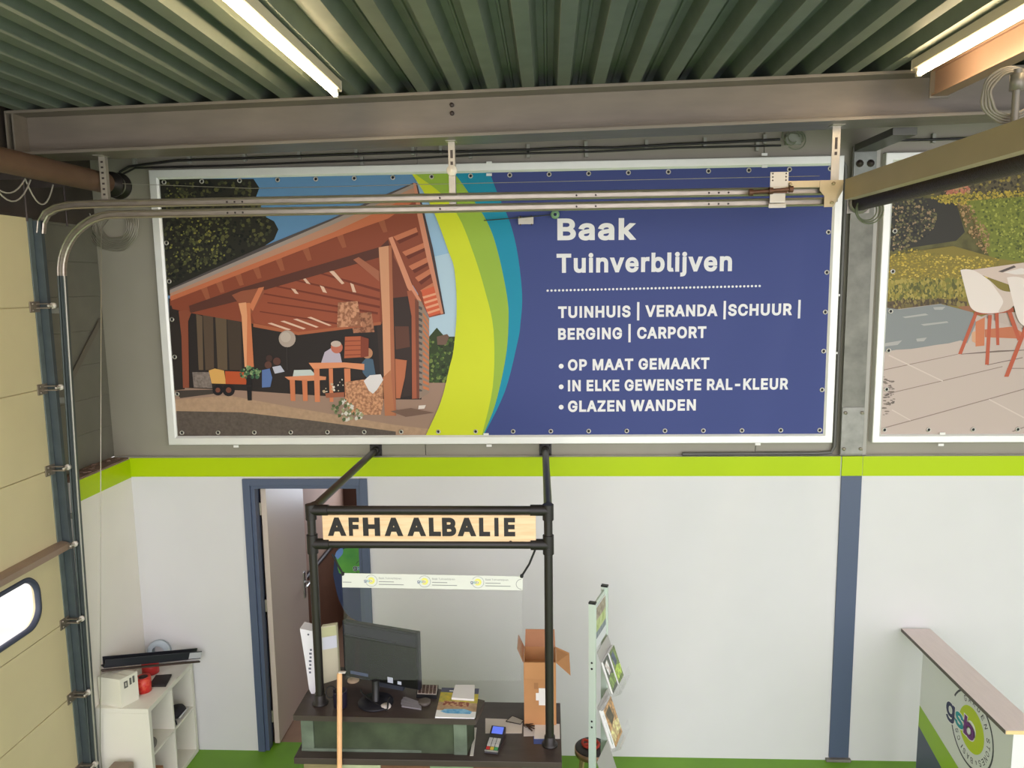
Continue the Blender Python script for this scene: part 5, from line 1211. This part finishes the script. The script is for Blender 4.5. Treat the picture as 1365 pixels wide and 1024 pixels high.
fl = [Vector((cx0, cy0+.004, cz1)), Vector((cx0, cy1-.008, cz1)), Vector((cx0-.03, cy1-.02, cz1+.10)), Vector((cx0-.028, cy0+.02, cz1+.02))]
fl = [Vector((cx0-.001, cy0+.002, cz1)), Vector((cx0-.001, cy1-.004, cz1)), Vector((cx0-.035, cy1-.02, cz1+.085)), Vector((cx0-.035, cy0+.02, cz1+.075))]
MB().prism(fl, (-.004, 0, 0)).build('flap', kraft_in, bx)
fr = [Vector((cx1+.001, cy0+.002, cz1)), Vector((cx1+.001, cy1-.004, cz1)), Vector((cx1+.085, cy1-.012, cz1-.035)), Vector((cx1+.088, cy0+.01, cz1-.085))]
MB().prism(fr, (0, 0, -.004)).build('flap', kraft, bx)
MB().prism([(cx0+.002, cy0-.001, cz1), (cx1-.002, cy0-.001, cz1), (cx1-.004, cy0-.012, cz1-.10), (cx0+.004, cy0-.012, cz1-.10)], (0, -.004, 0)).build('flap', kraft, bx)
q = U(722, 929, 1, cy0-.001)
b = MB()
for dy_, hx, hz in ((0, .022, .055), (.0004, .04, .024)): b.box((q.x+.005-hx, cy0-.0016-dy_, q.z-hz), (q.x+.005+hx, cy0-.0006, q.z+hz))
b.box((q.x-.045, cy0-.0014, q.z+.05), (q.x-.02, cy0-.0006, q.z+.09), 0, 1)
b.build('label', [mat('label_paper', (228,224,218), 0.6), mat('label_print_brown', (160,112,70), 0.7)], bx)

# ================================================================== WHITE COUNTER ON THE RIGHT
wc = empty('white_counter', (2.78, -0.8, 0), 'white counter with pale worktop, round shop mark and green blue side', 'counter')
wp = mat('white_laminate', (226,227,224), 0.4)
CX = 2.72
MB().box((CX, -1.33, 0.0), (2.86, -0.235, 1.0755), 0.002).build('body', wp, wc)
b = MB().box((2.66, -1.352, 1.076), (2.873, -0.020, 1.10), 0.002); b.build('worktop', mat('pale_worktop', (226,212,206), 0.35, var=0.03, scale=8, stretch=(6,1,1)), wc)
MB().box((2.6565, -1.351, 1.077), (2.6598, -0.021, 1.0992)).build('edge_band', mat('dark_edge_band', (96,88,80), 0.5), wc)
MB().box((2.661, -1.3550, 1.077), (2.872, -1.3522, 1.0992)).build('end_edge', mat('raw_chipboard', (232,204,146), 0.6), wc)
xx = CX-0.0006
topc = curve([(-0.236, 0.605), (-0.42, 0.565), (-0.60, 0.525), (-0.789, 0.482), (-1.0, 0.425), (-1.2, 0.36), (-1.329, 0.30)])
botc = curve([(-0.236, 0.445), (-0.40, 0.395), (-0.58, 0.342), (-0.80, 0.265), (-1.05, 0.165), (-1.25, 0.07), (-1.329, 0.004)])
m = MB(); m.face([(xx, y, z) for y, z in topc]+[(xx, y, z) for y, z in botc[::-1]], 0)
m.face([(xx, y, z) for y, z in botc]+[(xx, -1.329, 0.002), (xx, -0.236, 0.002)], 1)
m.build('side_graphic', [mat('graphic_green', (150,190,36), 0.4), mat('graphic_slate', (78,88,108), 0.4)], wc)
m = MB(); shop_mark(m, (CX-0.0004, -0.905, 0.823), (0, -1, 0), (0, 0, 1), (-1, 0, 0), 0.25)
m.build('shop_mark', MARK, wc)

# ================================================================== BROCHURE STAND
A = Vector((0.262, -1.085, 0)); B = Vector((0.358, -0.81, 0))
e1 = (B-A).normalized(); e2 = Vector((e1.y, -e1.x, 0))
bs_ = empty('brochure_stand', (A+B)/2, 'narrow silver brochure stand with black post caps and sloping trays', 'brochure stand')
mint = mat('pale_anodised_post', (206,220,208), 0.4, 0.25)
ZB_ = 1.745
rotp = RZ(math.degrees(math.atan2(e1.y, e1.x)))
def pbox(b, c, sx, sy, z0, z1, bev=0.003, mi=0):
    b.obox((c.x, c.y, (z0+z1)/2), (sx, sy, z1-z0), rotp, bev, mi)
for q in (A, B):
    m = MB(); pbox(m, q, 0.03, 0.044, 0.03, ZB_); p_ = m.build('post', mint, bs_)
    m = MB(); pbox(m, q, 0.032, 0.046, ZB_+.0003, ZB_+.012); m.build('post_cap', black_plastic, p_)
    m = MB()
    for z in (1.36, 1.32, 0.965, 0.925): 
        f = q-e1*0.0152; m.lathe((f.x, f.y, z), [(0.007, 0), (0.007, .0015), (0, .0015)], (-e1.x, -e1.y, 0), 12)
    m.build('screw', black_plastic, p_)
m = MB(); pbox(m, A-e2*0.0, 0.06, 0.40, 0.0, 0.029); pbox(m, B, 0.06, 0.40, 0.0, 0.029); m.build('foot', mat('stand_foot_grey', (120,124,122), 0.5, 0.4), bs_)
c = (A+B)/2
for z in (0.30, 1.70):
    m = MB(); pbox(m, c, (B-A).length-0.031, 0.012, z, z+.03); m.build('cross_bar', mint, bs_)
Lw = (B-A).length-0.034
def tilted(b, s0, s1, o0, z0, o1, z1, th, mi=0):
    """a sheet between offsets o0,z0 (top) and o1,z1 (bottom) on the right side of the posts"""
    P4 = [A+e1*(.017+s0*Lw)+e2*o0+Zu*z0, A+e1*(.017+s1*Lw)+e2*o0+Zu*z0, A+e1*(.017+s1*Lw)+e2*o1+Zu*z1, A+e1*(.017+s0*Lw)+e2*o1+Zu*z1]
    n = (P4[1]-P4[0]).cross(P4[3]-P4[0]).normalized(); 
    if n.dot(e2) < 0: n = -n
    b.prism(P4, n*th, mi); return P4, n
tray_m = mat('tray_grey', (176,174,168), 0.4, 0.2)
acryl = clear_mat('acrylic_lip', 0.15)
for zt in (1.42, 1.045, 0.67):
    m = MB(); tilted(m, 0, 1, 0.024, zt, 0.115, zt-0.27, 0.003); t = m.build('tray', tray_m, bs_)
    m = MB(); tilted(m, 0, 1, 0.118, zt-0.284, 0.178, zt-0.25, 0.003); tilted(m, 0, 1, 0.181, zt-0.249, 0.163, zt-0.195, 0.003); m.build('acrylic_lip', acryl, t)
covers = [[(70,74,64), (110,132,70), (196,182,170)], [(96,112,58), (150,176,70), (60,70,90)], [(150,118,78), (196,168,120), (70,64,48)], [(206,206,200), (120,140,110), (60,66,70)]]
def leaflet(s0, s1, off, zt, ln, th, cv, label, group='brochures in the silver stand', sl=(0.091/0.27)):
    """a booklet lying on a tray; off = height above the tray along its normal"""
    L_ = math.hypot(0.091, 0.27); du_ = e2*(0.091/L_)-Zu*(0.27/L_); nr = e2*(0.27/L_)+Zu*(0.091/L_)
    top = A+e2*0.024+Zu*zt+nr*(0.0036+off)+du_*(L_-ln-0.004)
    P4 = [top+e1*(.017+s*Lw)+du_*t for s, t in ((s0, 0), (s1, 0), (s1, ln), (s0, ln))]
    bro = empty('brochure', P4[3], label, 'brochure', group)
    MB().prism(P4, nr*th).build('pages', mat('paper_white', (232,232,230), 0.6), bro)
    m = MB(); ax = P4[1]-P4[0]; ay = P4[3]-P4[0]; o = P4[0]+nr*(th+.0004)
    cms = [mat('leaflet_%d_%d_%d' % c_, c_, 0.35, alt=tuple(min(255, int(v*1.5)) for v in c_), scale=38, lo=.4, hi=.65) for c_ in cv]
    m.face([o, o+ax, o+ax+ay, o+ay], 0)
    m.face([o+nr*.0002+ax*s+ay*t for s, t in ((0, .62), (.5, .5), (1, .6), (1, .86), (0, .9))], 1)
    m.face([o+nr*.0002+ax*s+ay*t for s, t in ((.1, .12), (.6, .08), (.7, .45), (.3, .5))], 2)
    m.build('cover', cms, bro)
leaflet(0.02, 0.48, 0.0, 1.42, 0.21, 0.012, covers[0], 'dark garden brochure nearest the front post on the upper tray')
leaflet(0.50, 0.98, 0.0, 1.42, 0.21, 0.020, covers[1], 'green brochure at the back end of the upper tray')
leaflet(0.04, 0.80, 0.0, 1.045, 0.255, 0.016, covers[3], 'thick white edged brochure under the plant covered one on the middle tray')
leaflet(0.06, 0.78, 0.0175, 1.045, 0.25, 0.010, covers[2], 'plant covered brochure lying topmost on the middle tray')
m = MB(); P4, nr = tilted(m, 0.0, 1.0, 0.006, 1.70, 0.012, 1.43, 0.004)
ps = empty('poster_panel', P4[3], 'narrow picture panel clamped between the tops of the brochure stand posts', 'poster')
m.build('panel', mat('panel_white', (220,222,222), 0.5), ps)
m = MB(); o = P4[0]+nr*.0045; ax = P4[1]-P4[0]; ay = P4[3]-P4[0]
for k_, (t0_, t1_) in enumerate(((.02, .32), (.32, .60), (.60, .76), (.76, .98))): m.face([o+ax*s+ay*t for s, t in ((.02, t0_), (.98, t0_), (.98, t1_), (.02, t1_))], k_)
m.build('picture', [mat('poster_earth', (120,104,84), 0.4, alt=(186,176,150), scale=26), mat('poster_lime', (150,176,70), 0.4, alt=(206,214,160), scale=20), mat('poster_slate', (88,102,116), 0.4, alt=(150,160,164), scale=20), mat('poster_white', (216,220,222), 0.4)], ps)

# ================================================================== STOOL with a red strap
stq = on(789, 996, 0.45)
so = empty('round_stool', (stq.x, stq.y, 0), 'round black topped stool with copper rim behind the brochure stand', 'stool')
MB().lathe((stq.x, stq.y, 0.43), [(0, 0), (0.105, 0), (0.118, 0.006), (0.118, 0.022), (0.11, 0.028), (0, 0.028)], (0, 0, 1), 36).build('seat', mat('seat_black', (48,42,40), 0.5), so)
MB().lathe((stq.x, stq.y, 0.405), [(0.112, 0), (0.1225, 0), (0.1225, 0.042), (0.1185, 0.042), (0.1185, 0.0245), (0.112, 0.024), (0.112, 0)], (0, 0, 1), 36).build('rim', mat('copper_rim', (176,140,110), 0.35, 0.6), so)
for a in (45, 135, 225, 315):
    c_, s_ = math.cos(math.radians(a)), math.sin(math.radians(a))
    MB().tube([(stq.x+c_*0.085, stq.y+s_*0.085, 0.429), (stq.x+c_*0.15, stq.y+s_*0.15, 0.002)], 0.011, 12).build('leg', mat('stool_leg_brass', (190,170,120), 0.35, 0.6), so)
MB().tube(arc_pts((stq.x, stq.y, 0.16), Xu, (0, 1, 0), 0.127, 0, 350, 35), 0.007, 8, closed=True).build('foot_ring', mat('stool_leg_brass', (190,170,120)), so)
b = MB()
sp = [(-.075, .02), (-.06, .055), (-.02, .04), (.03, .05), (.055, .0), (.03, -.05), (-.02, -.045), (-.06, -.03)]
b.tube([(stq.x+x*.9, stq.y+y*.9, 0.471+0.004*(i % 2)) for i, (x, y) in enumerate(curve(sp+[sp[0]], 4)[:-1])], 0.010, 8, closed=True)
b.obox((stq.x-.01, stq.y+.0, 0.476), (0.10, 0.018, 0.016), RZ(20), 0.004)
tag(b.build('lashing_strap', mat('strap_red', (186,58,40), 0.6)), 'coiled red lashing strap lying on the round stool', 'strap')

# ================================================================== CUBE SHELF AT THE LEFT
SX0, SX1, SY0, SY1, SH = -3.252, -2.862, -0.705, -0.022, 0.77
cs = empty('cube_shelf', ((SX0+SX1)/2, (SY0+SY1)/2, 0), 'white two by two cube shelf in the corner beside the doorway', 'shelf')
sw = mat('white_shelf_board', (228,226,212), 0.45)
MB().box((SX0, SY0, 0.002), (SX1, SY0+0.036, SH-0.0365), 0.002).build('side_panel', sw, cs)
MB().box((SX0, SY1-0.036, 0.002), (SX1, SY1, SH-0.0365), 0.002).build('side_panel', sw, cs)
MB().box((SX0, SY0, SH-0.036), (SX1, SY1, SH), 0.002).build('top_board', sw, cs)
MB().box((SX0, SY0+0.0365, 0.002), (SX1, SY1-0.0365, 0.038), 0.002).build('bottom_board', sw, cs)
ym = (SY0+SY1)/2
MB().box((SX0, SY0+0.0365, 0.393), (SX1, SY1-0.0365, 0.409), 0.001).build('middle_board', sw, cs)
MB().box((SX0+0.002, ym-0.008, 0.0385), (SX1-0.001, ym+0.008, 0.3925), 0.001).build('divider', sw, cs)
MB().box((SX0+0.002, ym-0.008, 0.4095), (SX1-0.001, ym+0.008, SH-0.0365), 0.001).build('divider', sw, cs)
# white carton on top
k0 = [Vector((-3.245, -0.655, 0)), Vector((-3.058, -0.694, 0)), Vector((-2.997, -0.575, 0)), Vector((-3.184, -0.535, 0))]
cz = SH+0.0005; ch_ = 0.212
wb_ = empty('white_carton', (k0[0]+k0[2])/2+Vector((0, 0, SH)), 'white cardboard carton on the near end of the cube shelf', 'carton')
MB().prism([q+Vector((0, 0, cz)) for q in k0], (0, 0, ch_)).build('carton_body', mat('white_card', (222,220,202), 0.6, var=0.02, scale=6), wb_)
m = MB(); ax = k0[2]-k0[1]; nrm_ = Vector((ax.y, -ax.x, 0)).normalized()
for s0, s1, t0, t1, mi in ((.2, .42, .62, .86, 0), (.52, .64, .66, .9, 0), (.70, .82, .68, .92, 0), (.28, .34, .68, .8, 1)):
    m.face([k0[1]+ax*s+nrm_*(.0008+.0004*mi)+Vector((0, 0, cz+t*ch_)) for s, t in ((s0, t0), (s1, t0), (s1, t1), (s0, t1))], mi)
m.build('handling_symbols', [mat('symbol_dark', (96,96,90), 0.6), mat('symbol_pale', (206,206,190), 0.6)], wb_)
MB().prism([k0[0]*.5+k0[3]*.5+Vector((0, 0, cz+ch_+.0003)), k0[1]*.55+k0[2]*.45+Vector((0, 0, cz+ch_+.0003)), k0[1]*.45+k0[2]*.55+Vector((0, 0, cz+ch_+.0003)), k0[0]*.4+k0[3]*.6+Vector((0, 0, cz+ch_+.0003))], (0, 0, .0006)).build('tape_strip', mat('clear_tape_tan', (204,200,178), 0.4), wb_)
# rolls of tape
def tape(name, x, y, r, h, mcol, label, core=(60,50,46)):
    t = empty(name, (x, y, SH), label, 'tape roll', 'tape rolls on the cube shelf')
    MB().lathe((x, y, SH+.0005), [(r*.62, 0), (r, 0), (r, h), (r*.62, h), (r*.62, 0)], (0, 0, 1), 32).build('tape', mcol, t)
    MB().lathe((x, y, SH+.0008), [(r*.56, 0), (r*.615, 0), (r*.615, h), (r*.56, h), (r*.56, 0)], (0, 0, 1), 32).build('core', mat('tape_core', core, 0.7), t)
tq_ = on(201, 896.5, SH)
tape('tape_roll', tq_.x, tq_.y, 0.062, 0.098, mat('tape_red', (206,52,50), 0.4), 'plain red roll of tape on the cube shelf beside the black wallet')
tape('tape_roll', -3.02, -0.463, 0.052, 0.112, mat('tape_orange_red', (214,82,60), 0.45, alt=(206,44,40), scale=40, lo=.45, hi=.55), 'printed orange red roll of tape right behind the white carton', (206,196,180))
w4 = [on(*q, SH) for q in ((208, 902.5), (229, 901), (221, 916), (198.5, 916))]
tag(MB().prism([q+Vector((0, 0, .0005)) for q in w4], (0, 0, .014)).build('wallet', mat('wallet_black', (36,32,32), 0.6)), 'flat black wallet lying on the cube shelf top', 'wallet')
# black gutter profiles across the top
gz = SH+ch_+0.0008
G0 = Vector((-3.24, -0.60, gz+.050)); G1 = Vector((-2.80, -0.05, 0.826))
def bar(a, c, prof, name, m, label, extra=None):
    d = (c-a).normalized(); sd = Vector((d.y, -d.x, 0)).normalized(); up_ = sd.cross(d)
    if up_.z < 0: up_ = -up_
    t = empty(name, (a+c)/2, label, 'profile', 'dark metal profiles on the cube shelf')
    vs = [a+sd*x+up_*z for x, z in prof]; MB().prism(vs, c-a).build('profile', m, t)
    return t, d, sd, up_
black_prof = mat('black_gutter', (40,42,48), 0.35)
t, d, sd, up_ = bar(G0, G1, [(-.04, 0), (.04, 0), (.04, .058), (.036, .058), (.036, .004), (-.036, .004), (-.036, .058), (-.04, .058)], 'gutter_profile', black_prof, 'larger black gutter profile lying across the white carton')
e_ = G1-d*0.10
MB().prism([e_+sd*.0405+up_*.006, e_+sd*.0405+up_*.052, G1+sd*.0405+up_*.052, G1+sd*.0405+up_*.006], sd*.0006).build('label', mat('gutter_label', (186,190,190), 0.5), t)
G2 = Vector((-3.205, -0.665, gz+.047)); G3 = Vector((-2.765, -0.105, 0.812))
bar(G2+Vector((-.0, 0, 0)), G3, [(-.012, 0), (.012, 0), (.012, .011), (-.012, .011)], 'steel_bar', mat('brown_bar', (70,56,50), 0.45), 'thin dark brown bar lying in front of the black gutter profile')
c = U(178, 873, 1, -0.05)
tag(MB().lathe((-3.12, -0.035, SH+0.001+0.092), [(0.05, -.02), (0.09, -.02), (0.092, 0), (0.09, .02), (0.05, .02), (0.05, -.02)], (0, 1, 0), 32).build('cable_reel', mat('reel_pale_blue', (190,204,214), 0.5)), 'pale round reel leaning on the wall behind the black gutter profile', 'reel')
# things inside the cubes
bg = empty('black_bag', (-2.98, -0.22, 0.41), 'black bag with a pale stripe in an upper cube of the shelf', 'bag')
b = MB()
for (cx_, cy_, cz_, rx, ry, rz_) in ((-3.0, -0.25, 0.50, .07, .06, .085), (-2.93, -0.21, 0.455, .075, .09, .042)):
    bmm = bmesh.new(); bmesh.ops.create_icosphere(bmm, subdivisions=3, radius=1.0)
    for v in bmm.verts:
        n_ = 1+0.12*mnoise.noise(v.co*2.2+Vector((cx_*9, 0, 0))); v.co = Vector((cx_+v.co.x*rx*n_, cy_+v.co.y*ry*n_, max(cz_+v.co.z*rz_*n_, 0.4105)))
    b.bm(bmm, 0, True)
b.build('bag_body', mat('bag_black', (28,28,34), 0.7), bg)
MB().tube([(-2.862, -0.29, 0.450), (-2.852, -0.24, 0.462), (-2.852, -0.19, 0.462), (-2.862, -0.14, 0.452)], 0.006, 8).build('stripe', mat('bag_stripe', (206,206,206), 0.6), bg)
MB().tube([(-2.90, -0.30, 0.46), (-2.875, -0.315, 0.43), (-2.87, -0.32, 0.414)], 0.006, 8).build('strap', mat('bag_black', (28,28,34)), bg)
b = MB(); bmm = bmesh.new(); bmesh.ops.create_icosphere(bmm, subdivisions=3, radius=1.0)
for v in bmm.verts:
    n_ = 1+0.2*mnoise.noise(v.co*1.7); v.co = Vector((-2.95+v.co.x*.07*n_, -0.60+v.co.y*.06*n_, max(0.43+v.co.z*.065*n_*(1-.3*v.co.x), 0.4105)))
b.bm(bmm, 0, True)
tag(b.build('grey_pouch', mat('pouch_grey', (112,110,104), 0.7, var=0.3, scale=30)), 'crumpled grey pouch in an upper cube of the white shelf', 'pouch')
tag(MB().box((-3.05, -0.655, 0.0385), (-2.90, -0.50, 0.20), 0.004).build('small_box', mat('small_box_brown', (170,124,92), 0.7)), 'small brown box in a lower cube of the white shelf', 'box')
q = on(160, 1021, 0.40)
b = MB().box((q.x-.07, q.y-.05, 0.0005), (q.x+.07, q.y+.05, 0.40), 0.006)
tag(b.build('wooden_block', mat('grey_wood', (142,128,112), 0.7, var=0.15, scale=8, stretch=(1,1,6))), 'upright grey wooden block on the floor in front of the cube shelf', 'wooden block')

# ================================================================== IN THE PASSAGE
fg = empty('promotional_flag', (-1.62, 1.0, 0), 'green and blue promotional flag with the shop mark standing in the dark passage', 'flag')
o = [(-1.90, 1.15), (-1.935, 1.75), (-1.91, 2.0), (-1.85, 2.10), (-1.74, 2.12), (-1.40, 2.06), (-1.30, 1.9), (-1.30, 0.9), (-1.50, 0.72), (-1.70, 0.78), (-1.82, 0.95)]
def fl_(x, z, d=0.0): return (x, 1.0-d, z)
YG = 0.62
def gpx(pts): return [U(x, y, 1, YG) for x, y in pts]
body = gpx(curve([(446, 742), (450, 733), (462, 726), (500, 722), (520, 760), (505, 800), (495, 828), (468, 824), (452, 800), (444, 766)], 4))
MB().prism(body, (0, 0.05, 0)).tube([(-1.50, YG+0.075, 0.03), (-1.50, YG+0.075, 1.75)], 0.015, 8).build('flag_cloth', mat('flag_blue', (40,54,96), 0.55, var=0.1, scale=6), fg)
g_ = gpx(curve([(447, 745), (452, 737), (464, 730), (500, 726), (512, 760), (490, 772), (470, 770), (452, 764)], 4))
for v in g_: v.y = YG-0.0008
h_ = gpx(curve([(446.5, 741), (449, 735), (456, 730), (457, 738), (450, 746)], 3))
for v in h_: v.y = YG-0.0014
m = MB(); m.face(g_, 0); m.face(h_, 1)
m.build('green_panel', [mat('flag_green', (110,190,74), 0.55, alt=(70,150,70), scale=4), mat('flag_sky', (110,150,214), 0.55)], fg)
c = U(485, 757, 1, YG); c.y = YG-0.0016
m = MB(); shop_mark(m, c, Xu, Zu, (0, -1, 0), 0.075, words=False); m.build('shop_mark', MARK, fg)
MB().lathe((-1.50, YG+0.075, 0.0005), [(0, 0), (0.15, 0), (0.15, 0.03), (0.03, 0.04), (0, 0.04)], (0, 0, 1), 28).build('foot', dark_steel, fg)
# small tree outside, seen through the door window
tr_ = empty('bare_tree', (-6.5, -1.2, -0.05), 'small bare tree outside seen through the oval door window', 'tree')
b = MB(); b.tube([(-6.5, -1.2, -0.05), (-6.5, -1.2, 0.9), (-6.48, -1.25, 1.4)], [.09, .06, .03], 10)
rnd = random.Random(2)
for k in range(26):
    z = rnd.uniform(.35, 1.3); a = rnd.uniform(0, 6.28); l = rnd.uniform(.2, .5)
    s_ = Vector((-6.5, -1.2, z)); e_ = s_+Vector((math.cos(a)*l, math.sin(a)*l, l*.6)); b.tube([s_, (s_+e_)/2+Vector((0, 0, .03)), e_], [.016, .010, .004], 6)
b.build('trunk', mat('bark_grey', (110,110,112), 0.8), tr_)
MB().box((-30, -20, -0.12), (-3.62, 20, -0.06)).build('ground', mat('outside_paving', (170,168,160), 0.8, var=0.1, scale=2), kind=S)
